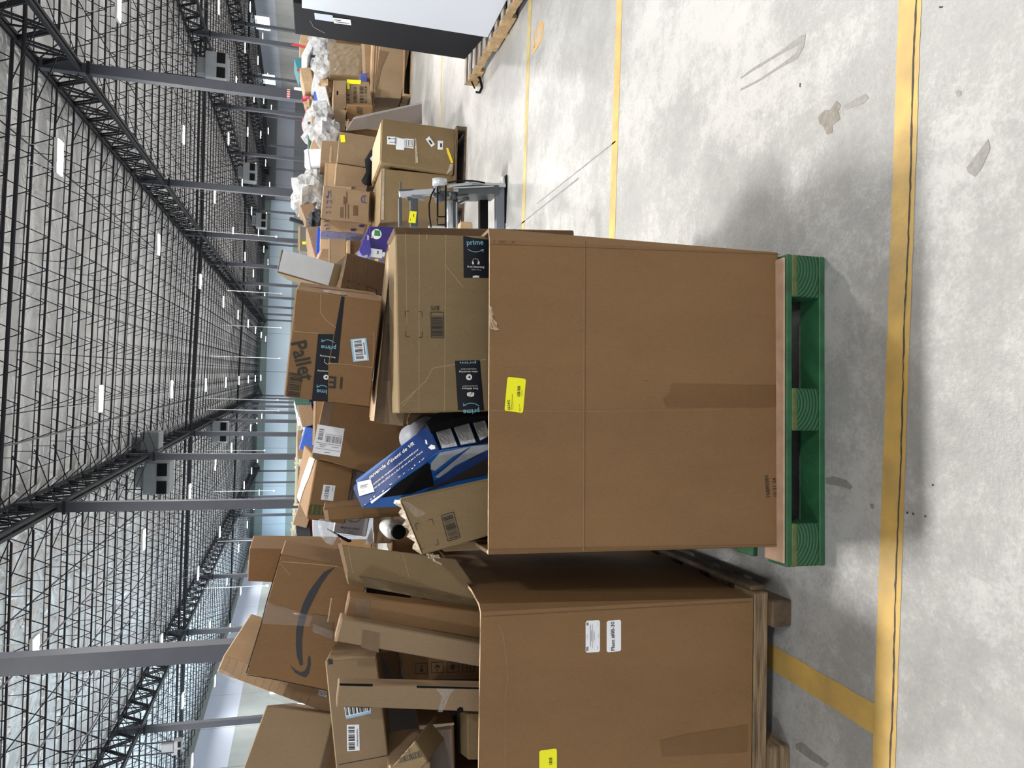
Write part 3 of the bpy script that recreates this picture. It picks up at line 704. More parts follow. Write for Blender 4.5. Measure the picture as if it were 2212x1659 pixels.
cc = Vector(c2(1671,1345)); Decal(F1, .0024).poly([(cc.x+6.6*cos(k_*pi/10), cc.y+6.6*sin(k_*pi/10)) for k_ in range(20)]).poly([c2(1655,1470), c2(1680,1462), c2(1712,1468), c2(1710,1495), c2(1684,1503), c2(1655,1492)]).build('icon', WPR, a1)
Decal(F1, .0032).poly([c2(1659,1345), c2(1681,1333), c2(1681,1357)]).line(c2(1678,1470), c2(1682,1500), .7).poly([c2(1690,1467), c2(1697,1467), c2(1697,1482), c2(1690,1480)]).build('icon', TAPEB, a1)
# upper half of the cut word at the tape end
text(a1, F1, 'prim', c2(1726,1216), c2(1596,1216), CYAN, .35)
text(a1, F1, 'B75', c2(1432,778), c2(1366,776), INKB, 1.0)
Decal(F1, .0016).frame([c2(1367,826), c2(1467,828), c2(1469,1031), c2(1370,1030)], 1.3).bars([c2(1374,1020), c2(1374,855), c2(1460,855), c2(1462,1020)], 22, 8).build('barcode', INK, a1)
crop_marks(F1, [c2(1163,818), c2(1297,824), c2(1300,1027), c2(1167,1023)], a1, .22)
Decal(F1, .0006).line((906,505),(905,890),1).line((876,503),(879,700),1).line((922,505),(922,520),1).line((963,506),(960,890),.9).path([(866,873),(920,823),(935,795),(1050,776)],1.3).path([(870,878),(900,842)],1).line((960,570),(1000,620),1).build('crease', K5, a1)
# A2 barcode kraft carton, tilted at the left
qb = [(912.6,1198.7),(863.8,1079.4),(1130,1018),(1130,1136)]
a2, F2, P2, E2 = carton(qb, 2.19, 8, 6, back=(1, (861,1074), 2.5), mat=K2, label='kraft carton with barcode tilting out of the front bulk box at its left corner')
D = Decal(F2, .0016).frame([c3(1450,1158), c3(1548,1127), c3(1600,1330), c3(1503,1361)], 1.6).bars([c3(1463,1172), c3(1512,1345), c3(1590,1322), c3(1540,1148)], 20, 9); D.build('barcode', INK, a2)
crop_marks(F2, [c3(1243,1224), c3(1378,1184), c3(1428,1386), c3(1288,1426)], a2, .22)
o = MB(); 
for i in range(14):
    t0 = i/13; p = F2.at(864+48*t0, 1080+118*t0, .004); e_ = Vector((-.004, .03+.012*sin(i*1.7), .012+.01*sin(i*2.3)))
    o.v += [p, p+e_]; o.mi += []
o.f = [(2*i, 2*i+2, 2*i+3, 2*i+1) for i in range(13)]; o.mi = [0]*13; o.build('loose_tape', TAPES, thing_root(a2))
tape_patch(F2, [c3(1250,1175), c3(1130,1040), c3(1190,1050), c3(1330,1140)], 'clear_tape', a2, seed=3, amp=.004)
mb = MB(); r_ = random.Random(2)
for i in range(7):
    p = at(925+r_.uniform(-3, 10), 1196+r_.uniform(-4, 4), 2.2); q = p+Vector((r_.uniform(-.03, .01), 0, r_.uniform(-.03, .0))); mb.tube([p, (p+q)/2+Vector((0, -.01, .01)), q], .003, 5)
mb.build('torn_tape', TAPES, thing_root(a2))
# A16 olive carton piece beside it
carton([(958,1192),(957,1172),(1250,1150),(1250,1180)], 2.26, 5, 0, .3, mat=K2, label='narrow olive carton in the left inner corner of the front bulk box')
# A3 blue vent lid box
F3 = plane((949,973), 2.34, -14, 14)
q3 = [(782,1098),(949,973),(1240,935),(1150,1085)]
a3, P3, E3 = slab('vent_lid_box', q3, F3, back=(1, (926,917), 2.47), mat=BLUE2, label='torn blue vent lid box with French text leaning out of the front bulk box', cat='box', bev=.002)
FT = facepts(P3[0], P3[1], P3[1]+E3)
FE = facepts(P3[1], P3[2], P3[1]+E3)
D = Decal(FT).poly([(782,1097),(763,1056),(765,1049),(925,918),(948,972)]); D.build('blue_panel', BLUE, a3, 'dark blue printed side')
text(a3, FT, "ouvercle d'évent de VR", c3(878,868), c3(1238,590), WPR, 1.3)
text(a3, FT, 'ouvercle de remplacement (non motorisé) pour', c3(905,922), c3(1270,637), WPR, 1.25)
text(a3, FT, 'ent de toit (35,5 cm x 35,5 cm ou 14 po x 14 po)', c3(918,950), c3(1303,655), WPR, 1.25)
Decal(FT, .004).poly([c3(782,892), c3(886,868), c3(918,965), c3(798,1002), c3(785,950)]).build('white_label', WLAB, a3)
D = Decal(FT, .005)
for i, (s_, l_) in enumerate([(.2, .8), (.33, .6), (.46, .75), (.75, .4)]): D.line(Vector(c3(800, 905)).lerp(c3(815, 990), s_), Vector(c3(880, 885)).lerp(c3(905, 960), s_)*l_+Vector(c3(800, 905)).lerp(c3(815, 990), s_)*(1-l_), 2.2 if i < 2 else 1)
D.build('label_print', GINK, a3)
D = Decal(FT, .002); r_ = random.Random(6)
for i in range(16):
    t0 = r_.uniform(.02, .98); p = Vector((783,1095)).lerp((947,968), t0)+Vector((r_.uniform(-3, 0), r_.uniform(-4, 0))); D.poly([p, p+Vector((r_.uniform(2, 7), -r_.uniform(1, 4))), p+Vector((r_.uniform(1, 4), r_.uniform(-1, 2)))])
D.poly([c3(1345,615), c3(1370,590), c3(1400,600), c3(1402,625), c3(1370,632)]).poly([c3(1320,550), c3(1335,560), c3(1340,590), c3(1325,585)]).poly([c3(885,1045), c3(1010,960), c3(1050,930), c3(1030,955), c3(960,1010), c3(895,1062)])
D.build('torn_paper', WPR, a3)
D = Decal(FE).poly([(928,914),(1058,894),(1058,956),(949,972)]); D.build('end_panel', TAPEB, a3)
def c8b(x, y): return (780+x/6.38, 840+y/6.38)
for i, qz in enumerate([[(990,490),(1200,462),(1325,785),(1115,820)], [(1245,452),(1465,420),(1580,735),(1375,770)], [(1515,405),(1690,380),(1770,640),(1640,710)]]):
    qq = [c8b(*p) for p in qz]
    Decal(FE, .0020).poly([lerp(qq[0], qq[2], -.04), lerp(qq[1], qq[3], -.04), lerp(qq[2], qq[0], -.04), lerp(qq[3], qq[1], -.04)]).build('blue_border', BLUE2, a3)
    Decal(FE, .0030).poly(qq).build('instruction_panel', WLAB, a3)
    D = Decal(FE, .0040)
    for k_ in range(9):
        s0 = .12+k_*.085; D.line(qp(qq, s0, .06), qp(qq, s0, .52 if k_ % 3 else .75), .8)
    D.frame([qp(qq, .08, .6), qp(qq, .3, .52), qp(qq, .62, .8), qp(qq, .35, .9)], .8); D.frame([qp(qq, .55, .85), qp(qq, .8, .85), qp(qq, .8, .97), qp(qq, .55, .97)], .7)
    D.build('instruction_print', GINK, a3)
Decal(F3, .0026).poly([c8b(*p) for p in [(280,1500),(390,1400),(500,1300),(700,1160),(915,1015),(945,1040),(1010,1335),(860,1375),(690,1440),(400,1485)]]).build('torn_opening', BLACK, a3, 'black torn opening')
Decal(F3, .002).poly([c3(1440,655), c3(1690,605), c3(1540,690), c3(1400,800), c3(1365,790), c3(1370,735)]).poly([c3(1690,605), c3(1832,590), c3(1832,625), c3(1560,760), c3(1440,860), c3(1400,850)]).build('printed_picture', GREYC, a3, 'grey printed picture')
Decal(F3, .0028).poly([c8b(*p) for p in [(1010,1335),(1180,1230),(1330,1100),(1500,960),(1765,850),(1765,1180),(1300,1270),(860,1420)]]).build('torn_lower_card', DARKV, a3, 'torn lower card with painted shade')  # near-black tone puts the shading into the torn card
Decal(F3, .0034).line(c3(1680,612), c3(1385,838), 1.6).poly([c3(1832,640), c3(1560,770), c3(1395,880), c3(1392,925), c3(1500,880), c3(1832,690)]).build('printed_band', BLUE, a3)
# A4 tall carton with white shipping label
q4 = [(672,987),(699,863),(935,900),(925,1060)]
a4, F4, P4, E4 = carton(q4, 2.78, -6, 4, .28, mat=K1, label='tall brown carton with white shipping label, behind the blue box')
l4 = [c3(465,430), c3(680,464), c3(643,690), c3(423,655)]
Decal(F4).poly(l4).build('shipping_label', WLAB, a4, 'white shipping label')
def lq(s0, s1, t0, t1): return sub(l4, s0, s1, t0, t1)
D = Decal(F4, .0022).bars(lq(.1, .27, .22, .52), 9, 3, along=1).bars(lq(.36, .95, .33, .56), 16, 6).build('barcode', GINK, a4)
D = Decal(F4, .0022).line(qp(l4, .08, .62), qp(l4, .97, .62), 1).line(qp(l4, .08, .82), qp(l4, .97, .82), .8).line(qp(l4, .35, .28), qp(l4, .95, .29), .8).line(qp(l4, .42, .92), qp(l4, .62, .92), 1.6).line(qp(l4, .2, .68), qp(l4, .45, .68), 1.4).line(qp(l4, .22, .74), qp(l4, .4, .74), 1.2).line(qp(l4, .65, .7), qp(l4, .9, .7), 1.2).poly(lq(.1, .27, .14, .18)).build('fine_print', GINK, a4)
Decal(F4, .001).poly([(701,870),(722,870),(690,995),(676,990)]).build('packing_tape', TAPEC, a4)
# A5 dark brown carton with shiny tape
q5 = [(661.7,1121.4),(683.4,992.6),(765,1010),(745,1132)]
a5, F5, P5, E5 = carton(q5, 2.83, -4, -4, back=(0, (638.6,1071), 3.35), mat=K1, label='brown carton with glossy taped top, white sticker and dark green barcode')
FT5 = facepts(P5[0], P5[1], P5[1]+E5)
Decal(FT5, .002).poly([c3(400,690), c3(445,705), c3(395,850), c3(350,960), c3(320,1060), c3(300,1000), c3(340,860)]).build('glossy_tape', TAPES, a5, 'glossy clear tape')
l5 = [c3(512,910), c3(607,918), c3(588,1040), c3(490,1030)]; Decal(F5).poly(l5).build('sticker', WLAB, a5)
Decal(F5, .0025).bars(sub(l5, .2, .55, .1, .75), 6, 12, along=1).line(qp(l5, .8, .1), qp(l5, .8, .4), 1).frame(sub(l5, .3, .5, .8, .92), .7).build('sticker_print', GINK, a5)
GB = mk('dark_green_print', (.03, .07, .015), .6)
Decal(F5, .001).frame([c3(402,1072), c3(562,1080), c3(548,1152), c3(390,1145)], 1).bars([c3(402,1072), c3(562,1080), c3(548,1152), c3(390,1145)], 9, 3, fill=.3).build('barcode', GB, a5)
# A6 pale grey printed carton
q6 = [(719,1150),(741,1010),(860,1020),(790.5,1160)]
q6 = [(719,1150),(741,1006),(815,1030),(790.5,1160)]
a6, F6, P6, E6 = carton(q6, 2.95, -2, 6, .2, mat=KW, label='pale grey carton with line drawing and MADE IN CHINA print, behind the thin brown carton')
def c7(x, y): return (700+x/8.295, 1040+y/8.295)
text(a6, F6, 'MADE IN CHINA', c7(300,838), c7(640,876), INK, 1.0)
text(a6, F6, 'Brother', c7(438,912), c7(528,918), INK, .9); text(a6, F6, 'weight: 5kgs', c7(395,940), c7(550,962), INK, .9)
Decal(F6, .002).path([c3(745,790), c3(745,860), c3(705,870), c3(692,920), c3(700,935), c3(750,940), c3(765,945)], 1).line(c3(720,935), c3(700,1095), .8).line(c3(748,935), c3(722,1095), .8).line(c3(755,938), c3(730,1095), .8).path([c3(712,1190), c3(730,1205), c3(770,1208), c3(800,1195), c3(806,1180)], 1).frame([c7(365,870), c7(595,905), c7(580,975), c7(350,965)], .5).line(c3(768,790), c3(768,850), .8).build('line_drawing', INK, a6)
# A7 long thin carton
a7, F7, P7, E7 = carton([(702.4,1125.5),(697.5,1098.5),(960,1075),(960,1110)], 2.62, -3, 4, .1, mat=K1, label='long thin brown carton standing upright left of the blue box')
Decal(F7, .001).poly([(700,1102),(708,1101),(711,1124),(703,1125)]).build('light_end', K5, a7)
# A8.. small goods at the back left
carton([(806,1174),(806,1118),(846,1118),(846,1174)], 3.0, 0, 8, .2, mat=K5, label='small bright tan carton between the grey carton and the white roll')
carton([(846,1204),(846,1122),(1000,1120),(1000,1204)], 3.02, 0, 0, .18, mat=K1, label='small brown carton under the white roll at the back of the front bulk box')
# white roll
pts = [at(833, 1136, 2.8), at(846, 1142, 2.74), at(858, 1148, 2.7)]
o = MB().tube(pts, [.026, .036, .033], 14).build('paper_roll', mk('white_paper_wrap', (.72, .74, .74), .5, noise=.15, scale=30, bump=.5, bscale=30), fix=True); smooth(o); tag(o, 'white paper wrapped roll above the tilted barcode carton', 'roll')
o = MB().tube([at(857, 1147, 2.71), at(862, 1150, 2.68)], .026, 12).build('roll_core', BLACK, thing_root(o))
slab('plastic_bag', [(863,1160),(862,1124),(890,1124),(890,1160)], plane((863,1160), 2.72, 0, 10), .05, mat=FILM, label='clear plastic bag beside the white roll', cat='bag')
o, P_, E_ = slab('paper_sheet', [(788,1176),(803,1138),(805,1150),(805,1176)], plane((788,1176), 2.93, 0, 10), .004, mat=mk('bright_white_paper', (.85, .86, .88), .5), label='white paper corner left of the bright tan carton', cat='paper', bev=0)
# clear plastic strap and black rod
pts = [at(*c7(*p), 2.75) for p in [(0,760), (15,900), (60,1000), (130,1070), (190,1040)]]
o = MB().tube([at(*c7(*p), 2.7) for p in [(10,690), (5,820), (40,930), (110,1010), (190,1050)]], .022, 8).build('plastic_hoop', FILM); tag(smooth(o), 'clear plastic hoop at the left rear corner of the front heap', 'packaging')
o = MB().tube([at(*c7(*p), 2.72) for p in [(60,850), (200,930), (330,1010), (440,1065), (490,1060)]], [.002, .003, .005, .006, .004], 8).build('black_rod', BLACK); tag(smooth(o), 'curved black rod lying over the left rear corner of the front heap', 'rod')
# A12 sealed long carton with clear tape under the marked carton
q12 = [(806,912),(846,528),(905,528),(873,921)]
a12, F12, P12, E12 = carton(q12, 2.42, 4, 0, back=(0, (797,903), 2.6), mat=K3, label='long sealed kraft carton with wide clear tape, lying above the B75 carton')
Decal(F12, .0015).poly([(829,822),(834,700),(856,700),(855,822)]).poly([(806,912),(815,850),(835,850),(840,915)]).build('clear_tape', TAPEC, a12)
FT12 = facepts(P12[0], P12[1], P12[1]+E12); Decal(FT12, .0015).poly([(799,908),(840,530),(846,530),(808,910)]).build('top_edge_tape', K5, a12)
# A12b carton stack seen at right between
carton([(852,545),(838,525),(900,505),(900,560)], 2.75, 10, 0, .2, mat=K5, label='pale carton corner just right of the long sealed carton')
# marked carton PALLET
q13 = [(612.9,857.5),(638.6,625.5),(826,651),(798.5,878)]
a13, F13, P13, E13 = carton(q13, 2.45, -10, 2, back=(1, (647,609), 2.72), mat=K1, label='brown carton handwritten Pallet with black tape, topmost on the front heap')
Decal(F13).poly([c2(680,705), c2(655,700), c2(600,1000), c2(560,1230), c2(628,1232), c2(650,1000)]).poly([c2(470,998), c2(592,1003), c2(548,1240), c2(545,1540), c2(418,1535)]).build('black_tape', TAPEB, a13, 'black printed packing tape')
text(a13, F13, 'prime', c2(612,1085), c2(494,1078), CYAN, 1.0); smile(F13, c2(598,1070), c2(545,1030), c2(500,1062), CYAN, a13)
text(a13, F13, 'ime', c2(540,1445), c2(458,1440), CYAN, .9); smile(F13, c2(540,1425), c2(500,1395), c2(462,1425), CYAN, a13)
text(a13, F13, 'streaming', c2(548,1290), c2(465,1285), WPR, .8); text(a13, F13, 'free listening', c2(608,1180), c2(484,1165), WPR, .7)
cc = Vector(c2(532,1345)); Decal(F13, .0028).poly([(cc.x+5.6*cos(k_*pi/10), cc.y+5.6*sin(k_*pi/10)) for k_ in range(20)]).path([c2(520,1200), c2(520,1228), c2(545,1243), c2(568,1228)], .8).build('icon', WPR, a13)
Decal(F13, .0036).poly([c2(521,1345), c2(541,1334), c2(541,1356)]).build('icon', TAPEB, a13)
l13 = [c2(726,1043), c2(852,1030), c2(875,1212), c2(748,1223)]
Decal(F13).poly(l13).build('barcode_label', BLUEL, a13, 'white barcode label with light blue edges')
Decal(F13, .002).poly(sub(l13, .12, .9, .04, .96)).build('label_paper', WLAB, a13)
Decal(F13, .003).bars([qp(l13, .2, .1), qp(l13, .2, .9), qp(l13, .68, .9), qp(l13, .68, .1)], 15, 5).build('barcode', INK, a13)
text(a13, F13, 'X001ZQ4JT7', qp(l13, .74, .2), qp(l13, .74, .75), INK, 1.0, off=.003) if False else Decal(F13, .003).line(qp(l13, .8, .2), qp(l13, .8, .72), 1.6).build('label_print', INK, a13)
D = Decal(F13, .0016).frame([c2(242,1309), c2(340,1322), c2(318,1503), c2(220,1493)], 1.2).bars([c2(250,1316), c2(228,1488), c2(312,1496), c2(332,1328)], 15, 2, along=0); D.build('barcode', INK, a13)
text(a13, F13, 'Pallet', c2(246,1075), c2(322,1385), INK, 1.15, name='handwriting')
D = Decal(F13, .0025)
if 0:
  for st in ([(245,1108),(300,1095),(370,1098),(388,1085),(365,1070),(315,1075),(262,1078)], [(262,1078),(255,1095),(250,1112)],
           [(268,1165),(262,1190),(280,1200),(312,1185),(325,1165),(300,1160),(270,1165)], [(325,1165),(330,1190),(335,1205)], [(262,1215),(300,1218),(345,1212),(330,1200)], [(258,1245),(300,1262),(360,1255)], [(275,1290),(300,1275),(330,1285),(345,1300),(370,1305),(385,1290)],
           [(385,1310),(350,1335),(338,1390)], [(345,1335),(390,1350),(418,1350)], [(370,1318),(400,1385)]):
    D.path([c2(*p) for p in st], 2.3)
text(a13, F13, '1E', c2(664,1346), c2(556,1338), INK, 1.0)
Decal(F13, .0007).path([c2(287,660), c2(275,980), c2(590,1005)], 1).path([c2(490,680), c2(488,830), c2(530,890), c2(610,950)], 1).path([c2(905,1270), c2(870,1265), c2(720,1245), c2(560,1232)], 1).path([c2(905,985), c2(915,1020), c2(905,1265)], 1).build('crease', K5, a13)
FS13 = facepts(P13[1], P13[2], P13[1]+E13)
Decal(FS13, .0015).poly([c2(500,650), c2(560,652), c2(690,672), c2(700,690), c2(640,690), c2(520,668)]).build('torn_tape', TAPES, a13)
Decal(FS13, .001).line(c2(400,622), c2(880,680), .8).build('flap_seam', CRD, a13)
# A14 carton with long white panel
q14 = [(597,588),(607,538),(742,573),(730,626)]
a14, F14, P14, E14 = carton(q14, 2.9, 6, -3, back=(3, (745,640), 3.06), mat=K2, label='kraft carton with a long blank white panel pointing up behind the PALLET carton')
Decal(F14).poly([c2(190,325), c2(600,440), c2(550,616), c2(140,497)]).build('white_panel', mk('white_panel_paper', (.62, .64, .66), .5, noise=.08, scale=12), a14, 'blank white panel')
Decal(F14, .002).path([(611,540),(600,585)], 1.4).build('dark_fold', INKB, a14)
# A15 open brown carton
q15 = [(733,622),(751,546),(850,574),(832,640)]
a15, F15, P15, E15 = carton(q15, 2.82, 2, -8, .25, mat=K4, label='dark brown carton with printed frame, tilted between the white panel carton and the purple box')
F15t = F15; Decal(F15, .003).poly([(751,546),(747,548),(728,619),(736,621)]).build('light_top_edge', EDGE, a15)
Decal(F15, .002).line((764,548),(757,622),1.2).line((772,553),(765,627),.8).line((795,558),(786,632),1).build('fold_line', K1, a15)
crop_marks(F15, [c2(705,574), c2(800,600), c2(792,650), c2(695,625)], a15, .3, .8, INK); Decal(F15, .002).frame([c2(860,620), c2(935,648), c2(930,690), c2(850,665)], 1.1).build('printed_frame', INK, a15)
carton([(905,545),(900,505),(960,503),(960,545)], 2.7, 0, 0, .2, mat=K1, label='brown carton hidden mostly behind the right end of the B75 carton')
# things in the gap between A1 and the blue box
carton([(877,918),(885,893),(965,892),(950,925)], 2.55, 0, 8, .2, mat=KW and K4, label='dark grey carton in the gap between the B75 carton and the blue box')
o = MB().tube([at(890, 948, 2.62), at(925, 930, 2.5)], .05, 20).build('foam_roll', mk('grey_foam', (.25, .26, .3), .6, noise=.1, scale=10)); tag(smooth(o), 'short grey foam roll behind the blue box', 'roll')
o = MB().tube([at(*p, 2.42) for p in [(925,925),(950,912),(975,903),(1010,898),(1060,895)]], [.02, .03, .035, .03, .03], 8).build('black_cloth_strap', BLACK); tag(o, 'black cloth strap squeezed between the B75 carton and the blue box', 'strap')
carton([(995,1032),(985,995),(1160,985),(1160,1032)], 2.5, 5, 0, .2, mat=K3, label='crushed tan carton deep in the gap under the blue box')
# filler deep in the box
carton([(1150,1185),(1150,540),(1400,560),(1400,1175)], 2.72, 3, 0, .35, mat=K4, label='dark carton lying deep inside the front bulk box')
# ================================================================ cartons heaped in the left bulk box
qb1 = [(531.3,1456),(606,1196.5),(800,1233),(726,1497)]
b1, G1, P_, E_ = carton(qb1, 2.72, 3, 2, .3, mat=K1, label='big brown carton with printed black curved arrow on the left heap')
arc1 = [(855,243),(800,262),(748,315),(700,385),(650,455),(620,530),(598,620),(584,700),(583,790),(592,870),(612,935),(622,939),(632,930)]
arc2 = [(628,930),(624,850),(625,760),(633,690),(650,600),(670,540),(700,480),(740,400),(780,330),(820,282),(856,247)]
def chunkpoly(D, o_, i_):
    n = min(len(o_), len(i_))
    for k_ in range(n-1): D.poly([o_[k_], o_[k_+1], i_[k_+1], i_[k_]])
    return D
outer = [(855,243),(780,278),(725,345),(675,415),(635,495),(605,585),(586,680),(582,790),(590,870),(612,937)]
inner = [(857,247),(815,290),(765,360),(725,435),(690,505),(660,575),(636,670),(624,770),(626,850),(632,930)]
INKL = mk('black_printed_logo', (.03, .03, .035), .6)
D = chunkpoly(Decal(G1, .0015), [c4(*p) for p in outer], [c4(*p) for p in inner])
o2 = [(543,935),(575,965),(615,985),(645,975),(662,940),(668,890),(672,868)]; i2 = [(545,942),(580,990),(625,1012),(652,1020),(675,990),(688,930),(683,872)]
chunkpoly(D, [c4(*p) for p in o2], [c4(*p) for p in i2]); D.build('curved_arrow_logo', INKL, b1, 'printed black curved arrow')
tape_patch(G1, [c4(340,640), c4(378,490), c4(700,590), c4(680,660)], 'clear_tape', b1, 9, 5, .007, seed=5)
tape_patch(G1, [c4(700,700), c4(700,640), c4(850,700), c4(840,750)], 'clear_tape', b1, 5, 3, .006, seed=6)
Decal(G1, .0022).poly([c4(700,575), c4(800,590), c4(850,625), c4(840,745), c4(760,725), c4(690,680)]).build('brown_tape', TAPEC, b1)
Decal(G1, .0007).path([c4(480,205), c4(680,220), c4(880,240)], 1.5).path([c4(470,215), c4(540,300)], .8).build('crease', K5, b1)
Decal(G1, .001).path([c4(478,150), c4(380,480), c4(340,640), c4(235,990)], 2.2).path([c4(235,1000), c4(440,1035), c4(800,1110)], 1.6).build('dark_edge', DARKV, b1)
carton([(533.8,1256),(538.4,1185),(740,1187),(740,1262)], 3.12, 0, 0, .25, mat=K1, label='brown carton standing behind the curved arrow carton on its right')
b3, G3, P_, E_ = carton([(468,1453),(483,1416),(760,1500),(740,1553)], 2.95, -8, 12, .35, mat=K5, label='long pale corrugated carton wrapped in film, behind the curved arrow carton')
D = Decal(G3, .001)
for i in range(12):
    t0 = .05+i*.06; D.line(lerp((483,1416),(760,1500),t0), lerp((468,1453),(740,1553),t0), .5)
D.build('corrugation', K3, b3)
l3 = [c4(748,1103), c4(803,1118), c4(803,1162), c4(738,1142)]; Decal(G3, .002).poly(l3).build('small_label', WLAB, b3)
Decal(G3, .003).line(qp(l3,.1,.3), qp(l3,.9,.3), 1).line(qp(l3,.1,.55), qp(l3,.9,.55), 1).line(qp(l3,.1,.75), qp(l3,.6,.75), 1).build('label_print', GINK, b3)
mb = MB(); L_ = []
for i in range(12):
    t0 = i/11; p = lerp((475,1458),(718,1545),t0); L_.append((p[0]+6*sin(t0*pi), p[1]+14*sin(t0*pi)))
vs = [at(a_, b_, 2.93) for a_, b_ in L_]+[at(a_-4, b_-16, 2.94) for a_, b_ in L_]
o = link_mesh('film_wrap', vs, [(i, i+1, 13+i, 12+i) for i in range(11)], FILM, thing_root(b3))
b4, G4, P_, E_ = carton([(478,1790),(575.3,1523.5),(722,1543),(655,1800)], 2.72, 6, 0, back=(1, (632,1518), 3.1), mat=K3, label='big plain tan carton at the lower left corner of the left heap')
b5, G5, P5b, E5b = carton([(727,1672),(702,1428),(813,1420),(842,1660)], 2.5, -6, 3, back=(1, (721,1393), 2.72), mat=K3, label='wide kraft carton with white barcode label lying across the left heap')
for m_ in (): pass
Decal(G5, .001).line((732,1652),(838,1632),1.6).build('fold_line', INKB, b5)
lb = [c4(940,1352), c4(1028,1350), c4(1031,1533), c4(943,1538)]
Decal(G5).poly(lb).build('barcode_label', WLAB, b5); Decal(G5, .002).bars([qp(lb,.12,.95), qp(lb,.12,.08), qp(lb,.62,.08), qp(lb,.62,.95)], 15, 7).build('barcode', INK, b5)
text(b5, G5, 'LPN PM DAS03 8912', qp(lb,.9,.84), qp(lb,.9,.16), INK, .9)
lb2 = [c4(922,1228), c4(1108,1235), c4(1112,1272), c4(936,1312)]
Decal(G5).poly(lb2).build('blue_edged_label', BLUEL, b5); Decal(G5, .002).poly([c4(922,1228), c4(1108,1235), c4(1108,1255), c4(933,1296)]).build('label_paper', WLAB, b5); Decal(G5, .003).bars([c4(928,1228), c4(1100,1232), c4(1100,1252), c4(938,1288)], 12, 3).build('barcode', INK, b5)
Decal(G5, .001).poly([c4(808,890), c4(838,888), c4(845,925), c4(812,930)]).build('ink_block', INK, b5)
FT5b = facepts(P5b[0], P5b[1], P5b[1]+E5b)
b6, G6, P_, E_ = carton([(744,1332),(753,1286),(1230,1345),(1230,1412)], 2.4, 0, 3, .06, mat=K1, label='right one of two slim tall cartons leaning side by side in the left bulk box')
b6b, G6b, P_, E_ = carton([(722,1385),(735,1335),(1230,1425),(1230,1475)], 2.36, 0, 3, .06, mat=K3, label='left one of two slim tall cartons leaning side by side in the left bulk box')
Decal(G6b, .001).poly([(722,1385),(735,1335),(741,1336),(728,1386)]).build('light_edge', EDGE, b6b); Decal(G6b, .001).poly([(783,1360),(820,1368),(818,1410),(780,1398)]).build('tape_patch', TAPEC, b6b)
Decal(G6, .001).poly([(766,1291),(800,1295),(798,1335),(766,1332)]).build('tape_patch', TAPEC, b6); Decal(G6, .001).poly([(744,1332),(753,1287),(757,1288),(747,1333)]).build('light_edge', EDGE, b6)
b6c, G6c, P_, E_ = carton([(708,1343),(716,1292),(800,1300),(790,1345)], 2.5, 0, 0, .004, mat=K1, label='loose cardboard flap sticking up above the two slim cartons', cat='cardboard', name='cardboard_flap', bev=0)
Decal(G6c, .0015).line((716,1292),(708,1343),3).build('light_edge', EDGE, b6c)
b7, G7, P7b, E7b = carton([(748,1240),(732,1175),(985,1206),(1048,1296)], 2.5, 6, 12, back=(0, (751,1262), 2.61), mat=K2, label='long olive kraft carton leaning at the right edge of the left bulk box')
Decal(G7, .0015).poly([(730,1175),(738,1172),(752,1236),(746,1243)]).build('pale_flap', K5, b7); Decal(G7, .001).line((752,1180),(762,1238),1).line((870,1195),(885,1252),.8).build('crease', K5, b7)
b8, G8, P_, E_ = carton([(726,1526),(730.5,1477),(1230,1488),(1230,1546)], 2.33, 0, 2, .05, mat=K3, label='tall slim carton with torn tape and a dark blot, left of the dark symbol carton')
Decal(G8, .001).poly([(733,1476),(805,1477),(805,1483),(735,1481)]).poly([(900,1481),(1040,1485),(1040,1489),(900,1486)]).poly([(988,1531),(994,1527),(1000,1529),(1001,1538),(992,1541),(986,1537)]).build('dark_slot', BLACK, b8)
Decal(G8, .002).poly([(942,1488),(982,1488),(972,1500),(956,1538),(946,1538),(955,1505)]).build('torn_clear_tape', FILM, b8); Decal(G8, .0015).poly([(726,1526),(730,1478),(733,1479),(729,1526)]).build('light_edge', EDGE, b8)
b9, G9, P_, E_ = carton([(872,1471),(866,1395),(1200,1390),(1200,1462)], 2.68, 0, 0, .2, mat=K1, label='shaded carton with four handling symbols behind the slim cartons')
for i, (x0, y0) in enumerate([(342,318),(542,308),(745,300),(945,295)]):
    def s_(x, y): return (840+x/5.945, 1380+y/5.945)
    D = Decal(G9, .0015).frame([s_(x0, y0), s_(x0+150, y0-8), s_(x0+155, y0+125), s_(x0+5, y0+132)], 1)
    cx, cy = x0+78, y0+62
    if i == 0: D.line(s_(cx-20, cy-40), s_(cx+20, cy-40), 1).line(s_(cx, cy-40), s_(cx, cy), 1.2).poly([s_(cx-22, cy+45), s_(cx-18, cy+10), s_(cx, cy), s_(cx+18, cy+10), s_(cx+22, cy+45)])
    if i == 1: D.poly([s_(cx-35, cy), s_(cx-20, cy-35), s_(cx+20, cy-35), s_(cx+35, cy)]).line(s_(cx-30, cy), s_(cx, cy+45), 1).line(s_(cx+30, cy), s_(cx, cy+45), 1)
    if i == 2: D.poly([s_(cx+32*cos(k_*pi/5), cy+36*sin(k_*pi/5)) for k_ in range(10)]).line(s_(cx-60, cy), s_(cx-42, cy), 1).line(s_(cx+42, cy), s_(cx+60, cy), 1)
    if i == 3:
        for dx in (-18, 22): D.line(s_(cx+dx, cy-35), s_(cx+dx, cy+20), 1.2).poly([s_(cx+dx-12, cy+12), s_(cx+dx+12, cy+12), s_(cx+dx, cy+40)])
    D.build('handling_symbol', INK, b9)
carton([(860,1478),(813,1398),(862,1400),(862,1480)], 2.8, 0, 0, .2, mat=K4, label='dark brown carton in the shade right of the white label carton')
b10, G10, P_, E_ = carton([(842,1662),(896,1600),(924,1645),(905,1668)], 2.42, 0, 30, .2, mat=K2, label='open kraft carton with printed barcode and double arrow at the bottom left of the heap')
